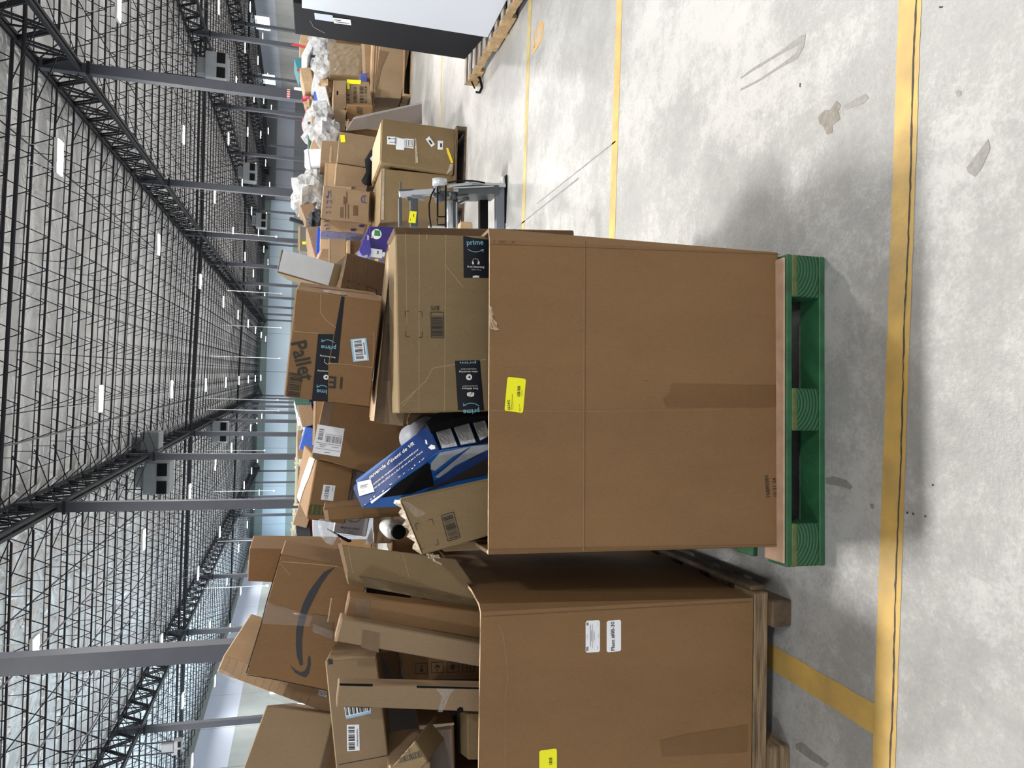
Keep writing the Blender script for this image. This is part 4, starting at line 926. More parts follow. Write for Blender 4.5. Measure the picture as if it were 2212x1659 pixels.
b10, G10 = b10, G10
D = Decal(G10, .0015).frame([(857,1640),(908,1622),(911,1634),(861,1648)], 1).bars([(862,1639),(905,1624),(908,1634),(864,1646)], 14, 5).line((883,1616),(884,1627),1.6).line((862,1626),(880,1620),.8).line((862,1632),(880,1625),.8); D.build('barcode', INK, b10)
carton([(842,1760),(842,1663),(930,1645),(930,1760)], 2.4, 0, 0, .25, mat=K5, label='pale lower face of an open carton at the bottom left edge')
b11, G11, P_, E_ = carton([(926,1760),(905,1568),(981,1561),(986,1760)], 2.5, 0, 4, .2, mat=K4, label='dark brown carton wrapped in clear tape, right of the double arrow carton')
tape_patch(G11, [(925,1665),(914,1580),(975,1575),(980,1665)], 'clear_tape', b11, 4, 8, .006, seed=8); Decal(G11, .0015).poly([(905,1568),(981,1561),(981,1566),(907,1576)]).build('glossy_tape', TAPES, b11)
b12, G12, P_, E_ = carton([(1010,1641),(1009,1540),(1200,1540),(1200,1640)], 2.4, 0, 0, back=(0, (986,1622), 2.62), mat=K2, label='small olive carton at the bottom of the gap behind the left bulk box rim')
b13, G13, P_, E_ = carton([(912,1308),(905,1291),(1150,1318),(1150,1336)], 2.66, 0, 0, .1, mat=K2, label='thin olive carton between the long olive carton and the slim cartons')
Decal(G13, .0015).poly([(886,1307),(888,1284),(912,1290),(906,1307)]).build('pale_flap', K5, b13)
carton([(722,1800),(690,1572),(722,1570),(735,1800)], 2.85, 0, 0, .3, mat=K1, label='brown carton under the big plain tan carton at the left')
carton([(800,1900),(800,1385),(1150,1385),(1150,1900)], 3.0, 0, 0, .3, mat=DARKV, label='near-black filler carton painting the shade far down in the left bulk box')  # added filler, near-black so the depth of the box reads as shade
carton([(790,1400),(792,1268),(960,1262),(960,1400)], 2.95, 0, 0, .2, mat=DARKV, label='carton painted near-black for the shade behind the slim cartons')  # shade between the cartons is put into the void colour
# ================================================================ right middle distance
def m1(x, y): return (500+x/3.16, y/3.16)
def m2_(x, y): return (620+x/6.506, 60+y/6.506)
def m3(x, y): return (640+x/10.055, 240+y/10.055)
def m4_(x, y): return (630+x/9.76, 390+y/9.76)
def m8(x, y): return (780+x/6.506, 370+y/6.506)
def wpallet(x0, x1, y0, y1, label, h=.13, mat=WOODP, yaw=0, n=6, notched=False, mat2=None):
    e = empty('wooden_pallet', ((x0+x1)/2, (y0+y1)/2, 0), label, 'pallet')
    for i in range(3):
        xx = x0+(x1-x0-.04)*i/2
        if notched:
            L_ = y1-y0; mb = MB(); mb.box(xx, xx+.04, y0, y1, .055, h-.018)
            for a, b in ((0, .16), (.36, .64), (.84, 1)): mb.box(xx, xx+.04, y0+L_*a, y0+L_*b, .016, .0551)
            mb.build('stringer', mat, e, bev=.002)
        else: MB().box(xx, xx+.04, y0, y1, .016, h-.018).build('stringer', mat, e)
    for i in range(n+1): yy = y0+(y1-y0-.09)*i/n; MB().box(x0, x1, yy, yy+.09, h-.018, h).build('deck_board', mat2 or mat, e)
    for i in (0, .5, 1): yy = y0+(y1-y0-.09)*i; MB().box(x0, x1, yy, yy+.09, 0, .016).build('bottom_board', mat, e)
    return e
# labelled carton + its neighbour on a dark pallet
wpallet(1.0, 2.72, 7.93, 9.1, 'dark wooden pallet under the two shrink wrapped cartons at right', .115, WOODD, n=5)
ca, Ca, Pa, Ea = carton([(823,351),(826,256),(987,280),(979,376)], 7.97, 0, 0, 1.05, mat=K2, label='tall kraft carton with white up-arrow labels standing on the dark pallet')
D = Decal(Ca, .003).poly([m1(1062,930), m1(1130,935), m1(1128,990), m1(1062,985)]).poly([m1(1180,945), m1(1245,950), m1(1242,1015), m1(1178,1005)]).poly([m1(1120,935), m1(1182,950), m1(1178,1025), m1(1122,1020)]).poly([m1(1325,950), m1(1350,930), m1(1390,985), m1(1365,1005)]).poly([m1(1408,960), m1(1445,962), m1(1442,1022), m1(1407,1020)]); D.build('white_label', WLAB, ca)
D = Decal(Ca, .006).line(m1(1075,945), m1(1118,948), 1).line(m1(1075,970), m1(1118,973), 1).line(m1(1118,938), m1(1118,985), 1).poly([m1(1070,940), m1(1082,940), m1(1082,950), m1(1070,950)]).frame([m1(1185,955), m1(1235,958), m1(1233,1003), m1(1184,998)], .8).line(m1(1195,960), m1(1195,995), 1).line(m1(1210,960), m1(1210,995), 1.4).line(m1(1225,962), m1(1225,990), 1).poly([m1(1345,960), m1(1355,955), m1(1372,980), m1(1362,987)]).poly([m1(1425,978), m1(1436,978), m1(1436,1005), m1(1425,1005)]); D.build('label_print', INK, ca)
Decal(Ca, .003).poly([m1(1250,940), m1(1262,945), m1(1275,1110), m1(1255,1115)]).poly([m1(1490,1120), m1(1515,1120), m1(1505,1160), m1(1465,1190), m1(1480,1160)]).build('glossy_tape', TAPES, ca); Decal(Ca, .003).poly([m1(1465,1010), m1(1480,1010), m1(1515,1110), m1(1500,1115), m1(1475,1050)]).build('yellow_tape', YDIM, ca)
FTa = facepts(Pa[0], Pa[1], Pa[1]+Ea); FTa_n = Decal(FTa, .004); 
mb = MB().box(Pa[0].x+.02, Pa[1].x-.03, Pa[0].y+.02, Pa[0].y+1.0, Pa[0].z-.03, Pa[0].z+.012); mb.build('pale_top_sheet', EDGE, thing_root(ca))
cb, Cb, Pb, Eb = carton([(820,481),(824,364),(984,380),(984,476)], 8.05, 0, 0, 1.0, mat=K2, label='wide kraft carton on the dark pallet behind the grey machine')
Decal(Cb, .003).poly([m1(1030,1150), m1(1045,1150), m1(1040,1500), m1(1020,1500)]).build('clear_tape', TAPES, cb)
# grey board leaning
gb, Gb, P_, E_ = carton([(747,283),(765,254),(911,222),(912,268)], 10.75, -35, 0, .03, mat=mk('brown_grey_board', (.2, .17, .15), .5), label='large flat brown-grey board leaning beside the tall kraft carton', cat='board', name='leaning_board')
Decal(Gb, .003).path([(762,257),(911,223)], 2).poly([m1(780,890), m1(795,812), m1(800,815), m1(788,890)]).build('silver_edge', mk('silver_edge', (.55, .56, .6), .3, metal=.5), gb)
# M4, M5 cartons in front of the wrapped rows
cd_, Cd, P_, E_ = carton([(728,352),(734,284),(812,296),(802,364)], 9.6, 8, 0, .9, mat=K3, label='big tan carton with small yellow sticker, above the tall kraft carton')
Decal(Cd, .004).poly([m3(955,520), m3(1050,520), m3(1070,675), m3(965,680)]).build('yellow_sticker', YLAB, cd_)
ce, Ce, P_, E_ = carton([(723,402),(727,354),(793,364),(790,404)], 9.65, -20, 0, .3, mat=K3, label='narrow pale side of a tan carton, left of the big tan carton')
cf, Cf, P_, E_ = carton([(704,403),(706,352),(760,356),(760,405)], 10.2, 4, 0, .6, mat=K5, label='open tan carton with cream edge, above and left of the big tan carton')
Decal(Cf, .004).poly([(699,400),(702,352),(706,352),(704,403)]).build('cream_edge', K5, cf)
cf2, Cf2, P_, E_ = carton([(692,353),(695,303),(731,305),(728,353)], 10.6, 0, 0, .6, mat=K3, label='tan carton with folded flaps above the big tan carton')
Decal(Cf2, .004).poly([(710,350),(713,316),(717,316),(716,351)]).build('cream_edge', K5, cf2)
# bulk box under the printed cartons (cream edges)
cg, Cg, P_, E_ = carton([(800,484),(797,414),(1000,420),(1000,490)], 8.9, 0, 0, 1.0, mat=K1, label='brown bulk box under the printed blue-pattern carton', cat='bulk box', name='bulk_box')
Decal(Cg, .004).poly([(797,484),(797,413),(800,413),(801,484)]).build('cream_rim', K5, cg)
Decal(Cg, .004).poly([m4_(1720,640), m4_(1770,550), m4_(1830,570), m4_(1840,680), m4_(1790,715)]).build('green_sticker', mk('green_sticker', (.02, .3, .05), .5), cg); Decal(Cg, .004).frame([m4_(1740,690), m4_(1810,700), m4_(1800,860), m4_(1735,840)], 1).build('printed_frame', INK, cg)
# printed carton with blue pattern
PB_ = mk('blue_print', (.04, .05, .2), .5)
ch, Ch, Ph, Eh = carton([(693.5,472),(699.7,401),(799,415),(795,483)], 8.7, -14, 0, .4, mat=K3, label='kraft carton with blue lettering and round blue logo, right of the purple box')
ff = Face(Ch.p, Ch.n)
D = Decal(ff, .004)
for a in [(770,210,825,355), (745,410,835,490), (725,550,830,580), (735,650,810,700)]:
    x0, y0, x1, y1 = a; D.line(m4_(x0, y0), m4_(x0, y1), 1.3).line(m4_(x1, y0), m4_(x1, y1), 1).line(m4_(x0, (y0+y1)/2), m4_(x1, y0+5), 1.1)
D.poly([m4_(720,320), m4_(780,330), m4_(770,375), m4_(730,370)]); 
D.path([m4_(1575,325), m4_(1490,330), m4_(1465,400), m4_(1490,460), m4_(1575,470)], 2.2).line(m4_(1530,320), m4_(1530,470), 1.2); D.build('blue_lettering', PB_, ch)
D = Decal(ff, .004)
for x, y0, y1 in [(1035, 560, 780), (1075, 560, 790), (1100, 330, 500), (1130, 350, 800), (1160, 230, 480), (1190, 500, 800)]: D.line(m4_(x, y0), m4_(x, y1), 1.7)
D.poly([m4_(1300,525), m4_(1390,535), m4_(1390,745), m4_(1295,740)]); D.build('small_print', K4, ch)
Fl = carton([(692,516),(693.5,473),(794,484),(777,522)], 8.85, 24, 0, .3, mat=K5, label='blue patterned side of the kraft carton with blue lettering')
cj, Cj = Fl[0], Fl[1]
Decal(Cj, .004).poly([(692,516),(693,498),(745,502),(788,506),(777,522)]).build('blue_pattern', mk('dusty_blue_pattern', (.2, .2, .34), .5, noise=.4, scale=60), cj)
D = Decal(Cj, .006)
for a in [(690,870,780,840), (690,960,780,930), (720,1030,790,1010)]: D.line(m4_(a[0], a[1]), m4_(a[2], a[3]), 1.5).line(m4_(a[0], a[1]), m4_(a[0]+30, a[1]-40), 1.3)
D.poly([m4_(1410,950), m4_(1440,925), m4_(1500,930), m4_(1535,960), m4_(1500,985), m4_(1440,980)]).poly([m4_(1245,1010), m4_(1345,1015), m4_(1345,1070), m4_(1245,1065)]); D.build('blue_print', PB_, cj)
# purple box in film
PUR = mk('purple_card', (.025, .012, .13), .3)
ck, Ck, P_, E_ = carton([(793,548),(799,489),(860,491),(860,560)], 7.9, 0, 0, .5, mat=PUR, label='purple box with white speech bubble and green sticker, wrapped in plastic film')
cc = Vector(m4_(1790,1130)); D = Decal(Ck, .004).poly([(cc.x+11*cos(k_*pi/8), cc.y+11*sin(k_*pi/8)) for k_ in range(16)]).poly([m4_(1670,1205), m4_(1740,1200), m4_(1700,1150)]); D.build('speech_bubble', WPR, ck)
Decal(Ck, .007).poly([m4_(1750,1040), m4_(1860,1060), m4_(1870,1175), m4_(1740,1160)]).build('green_sticker', mk('green_sticker2', (.02, .2, .06), .5), ck)
Decal(Ck, .004).poly([m4_(1630,1420), m4_(1910,1460), m4_(1905,1640), m4_(1620,1600)]).poly([m4_(1915,1510), m4_(1975,1515), m4_(1960,1610), m4_(1905,1600)]).build('white_label', WLAB, ck); Decal(Ck, .007).poly([m4_(1800,1480), m4_(1840,1480), m4_(1835,1550), m4_(1795,1550)]).build('label_print', GINK, ck)
Decal(Ck, .004).poly([c2(925,400), c2(950,405), c2(945,430), c2(915,420)]).build('yellow_sticker', YDIM, ck)
cl, Cl, P_, E_ = carton([(775,540),(797,488),(802,545),(790,565)], 7.85, 20, 0, .3, mat=mk('violet_card', (.06, .05, .28), .3), label='violet side panel of the purple box seen through creased film')
Decal(Cl, .006).poly([m4_(1590,1140), m4_(1640,1170), m4_(1620,1260), m4_(1590,1250)]).poly([m4_(1500,1590), m4_(1600,1560), m4_(1610,1620), m4_(1530,1640)]).poly([m4_(1330,1540), m4_(1420,1470), m4_(1440,1570), m4_(1400,1590)]).build('glossy_film', PLAST, cl)
# cartons between
cm, Cm, P_, E_ = carton([(712,572),(712,516),(748,516),(746,575)], 8.6, 0, 0, .3, mat=K3, label='tan carton below the blue tub, left of the patterned carton')
Decal(Cm, .004).poly([(709,572),(709,515),(712,515),(713,572)]).build('cream_edge', K5, cm)
carton([(749,566),(749,519),(757,519),(757,566)], 8.5, 0, 0, .2, mat=K5, label='cream board edge beside the violet panel')
carton([(757,566),(757,519),(780,522),(775,560)], 8.6, 0, 0, .2, mat=K1, label='brown carton between the cream edge and the violet panel')
# blue tub and olive tub
BL3 = mk('blue_tub_plastic', (.01, .07, .55), .3); OL = mk('grey_olive_tub', (.14, .145, .13), .6)
cn, Cn, P_, E_ = carton([(683,545),(686,488),(707,513),(707,548)], 9.2, 0, 0, .4, mat=BL3, label='bright blue plastic tub with yellow sticker in front of the bins', cat='tub', name='plastic_tub')
Decal(Cn, .004).poly([m4_(590,1320), m4_(650,1330), m4_(655,1390), m4_(600,1410)]).build('yellow_sticker', YLAB, cn)
co, Co, P_, E_ = carton([(646,542),(646,489),(686,490),(686,545)], 9.8, 0, 0, .5, mat=OL, label='olive grey storage bin with pale lid and yellow sticker', cat='bin', name='storage_bin')
Decal(Co, .004).poly([(643,540),(644,488),(649,489),(649,543)]).build('pale_lid', K5, co); Decal(Co, .006).poly([m4_(222,1285), m4_(330,1285), m4_(330,1345), m4_(225,1345)]).build('yellow_sticker', YLAB, co)
# long low carton and its pallet, far right
wpallet(4.75, 6.6, 12.7, 13.9, 'wooden pallet under the long low kraft carton at upper right', .14, WOODP, notched=False)
cp, Cp, P_, E_ = carton([(811,211),(824,60),(893,60),(866,213)], 12.75, 2, 0, 1.0, mat=K3, label='long low kraft carton on a pallet, left of the black cabinet')
Decal(Cp, .006).poly([m2_(1300,310), m2_(1430,340), m2_(1330,560), m2_(1270,820), m2_(1240,880)]).build('brown_tape', TAPEC, cp)
Decal(Cp, .008).path([m2_(1245,990), m2_(1420,985), m2_(1590,1010)], 1).build('dark_seam', INK, cp)
cq, Cq, P_, E_ = carton([(800,228),(806,60),(824,60),(811,226)], 13.0, 2, 0, 1.0, mat=K5, label='stack of pale flattened cartons on the long low carton')
Decal(Cq, .006).line((805,226),(812,60),1.2).line((809,224),(818,60),1).build('dark_seam', K4, cq)
carton([(790,190),(786,60),(806,60),(800,225)], 13.4, 0, 0, 1.0, mat=K3, label='kraft carton edge between film wrapped carton and flattened cartons')
# printed carton with yellow sticker
cr, Cr, P_, E_ = carton([(748,229),(749,174),(797,177),(805,231)], 12.6, -3, 0, .8, mat=K3, label='kraft carton printed with black warning blocks and a long yellow sticker')
Decal(Cr, .006).poly([m2_(840,725), m2_(1040,735), m2_(1035,795), m2_(845,785)]).poly([m2_(840,790), m2_(878,790), m2_(878,860), m2_(845,860)]).build('yellow_sticker', YLAB, cr)
D = Decal(Cr, .006).bars([m2_(845,930), m2_(845,1080), m2_(880,1080), m2_(880,930)], 5, 3).bars([m2_(935,840), m2_(935,1070), m2_(975,1070), m2_(975,840)], 12, 5)
D.bars([m2_(1020,825), m2_(1020,930), m2_(1075,930), m2_(1075,825)], 4, 7).bars([m2_(1020,955), m2_(1020,1075), m2_(1075,1075), m2_(1075,955)], 4, 8).bars([m2_(1090,825), m2_(1090,1085), m2_(1120,1085), m2_(1120,825)], 9, 9); D.build('warning_print', INKB, cr)
cs, Cs, P_, E_ = carton([(721,261),(721,174),(748,174),(748,232)], 12.5, 0, 0, .8, mat=K3, label='closed kraft lid box with hand hole above the warning print carton')
Decal(Cs, .006).poly([(727,196),(730,196),(730,205),(727,205)]).build('hand_hole', BLACK, cs); Decal(Cs, .006).line((721,174),(720,262),1.6).build('cream_edge', K5, cs)
ct, Ct, P_, E_ = carton([(721,282),(721,237),(748,237),(745,284)], 12.2, -10, 0, .6, mat=K3, label='pale side flap of the lid box next to the taped column')
cu, Cu, P_, E_ = carton([(748,262),(750,229),(806,230),(800,262)], 12.3, -25, 0, .5, mat=K1, label='shaded side of the warning print carton with faint print')
D = Decal(Cu, .006).bars([m2_(980,1110), m2_(980,1200), m2_(1060,1210), m2_(1060,1130)], 6, 3); D.build('faint_print', INKB, cu)
# film wrapped carton
cv, Cv, P_, E_ = carton([(712,161),(712,90),(788,98),(780,166)], 14.0, 0, 0, .9, mat=K2, label='kraft carton wrapped in shiny stretch film, left of the black cabinet top')
tape_patch(Cv, [(712,160),(712,92),(786,100),(780,164)], 'stretch_film', cv, 14, 10, .05, seed=4, off=.01)
carton([(790,170),(790,110),(797,110),(797,172)], 13.8, 0, 0, .5, mat=KW, label='white flat packed panel lying under the film wrapped carton')
carton([(778,176),(778,158),(793,158),(793,178)], 13.2, 0, 0, .2, mat=mk('blue_violet_bag', (.08, .1, .35), .4), label='small blue and black bag beside the warning print carton', cat='bag', name='small_bag')
# ---------------------------------------------------------------- black and white cabinets on a pallet
wpallet(2.99, 4.1, 5.1, 7.48, 'pine pallet with notched sides under the black and white cabinets', .135, WOODP, n=11, notched=True, mat2=mk('grey_pine_board', (.28, .25, .22), .8, noise=.3, scale=10))
BLK = mk('black_cabinet_paint', (.008, .009, .013), .7, spec=.15); WC = mk('white_cabinet_enamel', (.5, .53, .6), .3)
def prism(name, pts_xy, z0, z1, mat, label=None, cat=None, bev=.006, parent=None):
    n = len(pts_xy); v = [(x, y, z0) for x, y in pts_xy]+[(x, y, z1) for x, y in pts_xy]
    f = [tuple(range(n))[::-1], tuple(range(n, 2*n))]+[(i, (i+1) % n, n+(i+1) % n, n+i) for i in range(n)]
    o = link_mesh(name, v, f, mat, parent); bevel(o, bev) if bev else fixn(o); return tag(o, label, cat)
tw = at(652, 24, 6.47); tb_ = at(637, 79, 7.5)
kb = prism('tall_cabinet', [(3.08, 6.49), (3.95, 6.49), (4.05, 7.45), (3.24, 7.45)], .137, tb_.z, BLK, 'tall black cabinet with white papers taped on, behind the white one', 'cabinet')
kw = prism('tall_cabinet', [(3.075, 5.2), (3.95, 5.2), (3.95, 6.46), (3.03, 6.46)], .137, tw.z, WC, 'tall glossy white cabinet at the upper right edge on the pine pallet', 'cabinet')
FK = facepts(Vector((3.08, 6.49, 0)), Vector((3.24, 7.45, 0)), Vector((3.24, 7.45, 1)))
lk = [m1(565,88), m1(690,105), m1(695,150), m1(570,132)]; Decal(FK, .004).poly(lk).build('taped_paper', mk('pale_blue_paper', (.5, .56, .68), .4), kb)
lk = [m1(690,120), m1(812,135), m1(818,172), m1(700,158)]; Decal(FK, .006).poly(lk).build('white_paper', WLAB, kb); Decal(FK, .008).line(qp(lk,.05,.4), qp(lk,.45,.4), 1.6).line(qp(lk,.1,.75), qp(lk,.9,.75), 1.2).build('paper_print', INK, kb)
Decal(FK, .004).path([m1(535,140), m1(560,185), m1(640,228)], .9).build('scratch', GINK, kb)
mb = MB().tube([at(*c6(150,1240), 7.42), at(*c6(230,1290), 7.3), at(*c6(310,1420), 7.2), at(*c6(340,1560), 7.2), at(*c6(300,1659), 7.25), at(*c6(240,1650), 7.3)], .012, 6); o = mb.build('power_cord', BLACK, thing_root(kb)); smooth(o)
mb = MB().tube([at(*c6(150,1240), 7.4), at(*c6(120,1390), 7.4), at(*c6(210,1580), 7.3)], .008, 6); mb.build('power_cord', BLACK, kb if kb.parent is None else kb.parent)
tag(MB().box(3.3, 3.8, 5.6, 6.1, tw.z, tw.z+.12).build('cardboard_tray', mk('dark_blue_thing', (.02, .05, .16), .5)), 'dark blue tray lying on top of the white cabinet', 'tray')
# ---------------------------------------------------------------- the grey machine
MG = mk('machine_grey_paint', (.16, .18, .21), .4, metal=.2); MD = mk('machine_dark_grey', (.055, .06, .068), .45); MS = mk('machine_silver', (.5, .52, .55), .3, metal=.5)
me_ = empty('lift_machine', (1.5, 6.2, 0), 'grey metal folding machine with yellow sticker, just right of the front bulk box', 'machine')
YM = 6.2
def mt(name, pts, r, mat, Y=YM, n=8):
    o = MB().tube([at(*m8(*p), Y) for p in pts], r, n).build(name, mat, me_); return smooth(o) if n > 6 else o
def mbar(name, a, b, w_, mat, Y=YM, d=.05):
    return MB().bar(at(*m8(*a), Y), at(*m8(*b), Y), w_, d, upv=(0, -1, 0)).build(name, mat, me_, bev=.004)
PXM = 6.0/1600/6.506
mbar('arm', (535,330), (1010,290), 85*PXM, MS); mbar('arm_plate', (700,360), (900,385), 50*PXM, MG, 6.19)
mbar('handle_bar', (545,375), (548,790), 45*PXM, MD); mbar('handle_bar', (740,390), (742,790), 110*PXM, MD, 6.2)
mbar('grip', (640,392), (700,392), 40*PXM, MD)
Fm = plane(m8(740,640), 6.17, 0, 0); Decal(Fm, 0).poly([m8(685,557), m8(782,565), m8(765,730), m8(665,718)]).build('yellow_sticker', YLAB, me_); Decal(Fm, .002).line(m8(740,600), m8(738,640), 1.6).line(m8(692,660), m8(690,700), 1).build('sticker_print', INK, me_)
mt('peg', [(555,150), (555,270)], 14*PXM, MD); mbar('peg_plate', (525,275), (735,265), 26*PXM, MD)
mt('end_cap', [(1105,112), (1105,208)], 105*PXM, MS, 6.15, 20); mt('end_cap_neck', [(1070,208), (1070,300)], 50*PXM, MG, 6.18, 14)
mt('frame_rod', [(1075,225), (1075,640)], 13*PXM, BLACK, 6.12); mt('frame_rod', [(1190,190), (1190,790)], 13*PXM, BLACK, 6.12)
mt('frame_rod', [(1075,640), (1190,640)], 9*PXM, BLACK, 6.12); mt('frame_rod', [(1070,655), (1075,750), (1190,750)], 10*PXM, BLACK, 6.12)
mt('piston', [(1240,420), (1240,800)], 45*PXM, MS, 6.2, 14); mbar('piston_guard', (1310,300), (1320,800), 70*PXM, MD, 6.24); mbar('guide_rail', (1345,430), (1345,790), 14*PXM, MG, 6.16)
mt('cable', [(1040,240), (985,340), (955,470), (960,620), (985,790)], 11*PXM, BLACK, 6.1)
mt('hose_ring', [(1220,160), (1330,140), (1450,133), (1560,135), (1650,145), (1740,165)], 12*PXM, BLACK, 6.1)
mbar('link_arm', (1000,310), (1300,330), 90*PXM, MG, 6.25); mbar('link_arm', (1220,215), (1560,180), 45*PXM, MS, 6.15); mbar('link_arm', (1500,180), (2025,205), 58*PXM, MS, 6.16)
mbar('side_tray', (1320,310), (1880,310), 130*PXM, MD, 6.28, .3); mbar('side_tray_lip', (1300,240), (1860,215), 16*PXM, MS, 6.13)
mt('disc', [(1425,385), (1440,430)], 95*PXM, MD, 6.2, 20); mt('disc_rim', [(1440,430), (1444,440)], 60*PXM, MS, 6.19, 16); mt('hub', [(1100,330), (1120,430)], 80*PXM, MD, 6.2, 14); mt('hub', [(1290,300), (1300,400)], 60*PXM, MD, 6.2, 14)
mbar('base_leg', (1945,225), (1945,840), 130*PXM, MG, 6.2, .07); mbar('base_plate', (2025,65), (2025,840), 16*PXM, BLACK, 6.2, .1); mbar('foot_bumper', (1990,75), (2000,200), 40*PXM, WH, 6.2)
mbar('base_leg', (1715,400), (1715,840), 130*PXM, BLACK, 6.4, .07)
mbar('foot_plate', (945,780), (1200,790), 26*PXM, MS, 6.15)
carton([m8(1390,830), m8(1400,705), m8(1560,715), m8(1570,835)], 6.9, 0, 0, .2, mat=K5, label='small tan carton on the floor behind the grey machine')
# ================================================================ background heaps
COLR = {'white': (.7, .72, .74), 'tan': (.42, .29, .17), 'brown': (.25, .16, .09), 'black': (.015, .015, .02), 'dark green': (.03, .09, .07), 'red': (.45, .03, .03), 'blue': (.03, .1, .45), 'pink': (.55, .12, .2), 'orange': (.8, .2, .04), 'silver': (.5, .52, .55), 'yellow': (.8, .65, .05), 'teal': (.03, .2, .25)}
GM_ = {k_: mk('goods_'+k_.replace(' ', '_'), c_, .5, noise=.2, scale=30, metal=.4 if k_ == 'silver' else 0) for k_, c_ in COLR.items()}
KL = {'red_bag': 0}
def crumple(c, r, mat, label, seed, cat='packaging', name='crumpled_film', sq=(1, 1, .8)):
    bm = bmesh.new(); bmesh.ops.create_icosphere(bm, subdivisions=3, radius=1); rr = random.Random(seed)
    from mathutils import noise
    for v in bm.verts:
        k_ = 1+.45*noise.noise(v.co*2.3+Vector((seed, 0, 0)))+.2*noise.noise(v.co*6+Vector((0, seed, 0))); v.co = Vector((v.co.x*sq[0], v.co.y*sq[1], v.co.z*sq[2]))*k_*r
    me = bpy.data.meshes.new(name); bm.to_mesh(me); bm.free(); me.materials.append(mat)
    o = bpy.data.objects.new(name, me); COL.objects.link(o); o.location = c; return tag(o, label, cat)
def small(px, Y, w_, h_, colr, label, seed, group=None, kind='package'):
    c = at(*px, Y); rr = random.Random(seed); a = rr.uniform(-.5, .5); t_ = rr.uniform(-.35, .35)
    M = Matrix.Translation(c) @ Matrix.Rotation(a, 4, 'Z') @ Matrix.Rotation(t_, 4, 'Y')
    nm = {'package': 'package', 'cylinder': 'canister', 'ball': 'bundle'}[kind]
    if kind == 'package': o = MB().box(-w_/2, w_/2, -w_*.4, w_*.4, -h_/2, h_/2, M=M).build(nm, GM_[colr], bev=.012)
    elif kind == 'cylinder': o = smooth(MB().tube([M @ Vector((-w_/2, 0, 0)), M @ Vector((w_/2, 0, 0))], h_/2, 12).build(nm, GM_[colr]))
    else: return crumple(c, w_/2, GM_[colr], label, seed, 'package', 'wrapped_bundle')
    return tag(o, label, {'package': 'package', 'cylinder': 'canister', 'ball': 'package'}[kind], group)
# rows of bulk boxes behind (right side)
def backbox(x0, x1, y0, d, z, label, mat=K1):
    e = empty('bulk_box', ((x0+x1)/2, y0+d/2, 0), label, 'bulk box')
    MB().box(x0, x1, y0, y0+d, .14, z).build('body', mat, e, bev=.01); MB().box(x0-.012, x1+.012, y0-.012, y0+.01, z-.035, z+.012).build('cream_rim', K5, e)
    MB().box(x0, x1, y0, y0+d, 0, .13).build('base_skid', WOODD, e)
names = ['first', 'second', 'third', 'fourth', 'fifth', 'sixth', 'seventh']
for i, (ya, yb, xt, Y, lb_) in enumerate([(60, 172, 690, 15.0, 'brown bulk box heaped with film and red tools, behind the film wrapped carton'), (176, 255, 700, 14.6, 'brown bulk box with white plastic trays heaped on it, above the lid box'),
        (262, 345, 712, 12.6, 'brown bulk box heaped with crumpled plastic, left of the taped column'), (350, 400, 690, 12.0, 'brown bulk box heaped with small goods above the open tan carton'),
        (402, 475, 700, 11.6, 'brown bulk box with silver packs behind the blue lettering carton'), (480, 600, 705, 11.0, 'brown bulk box behind the olive storage bin'), (600, 800, 712, 12.5, 'brown bulk box hidden behind the PALLET carton')]):
    a = at(xt, yb, Y); b_ = at(xt, ya, Y); backbox(a.x+.05, b_.x-.05, Y, 1.1, a.z-.02, lb_)
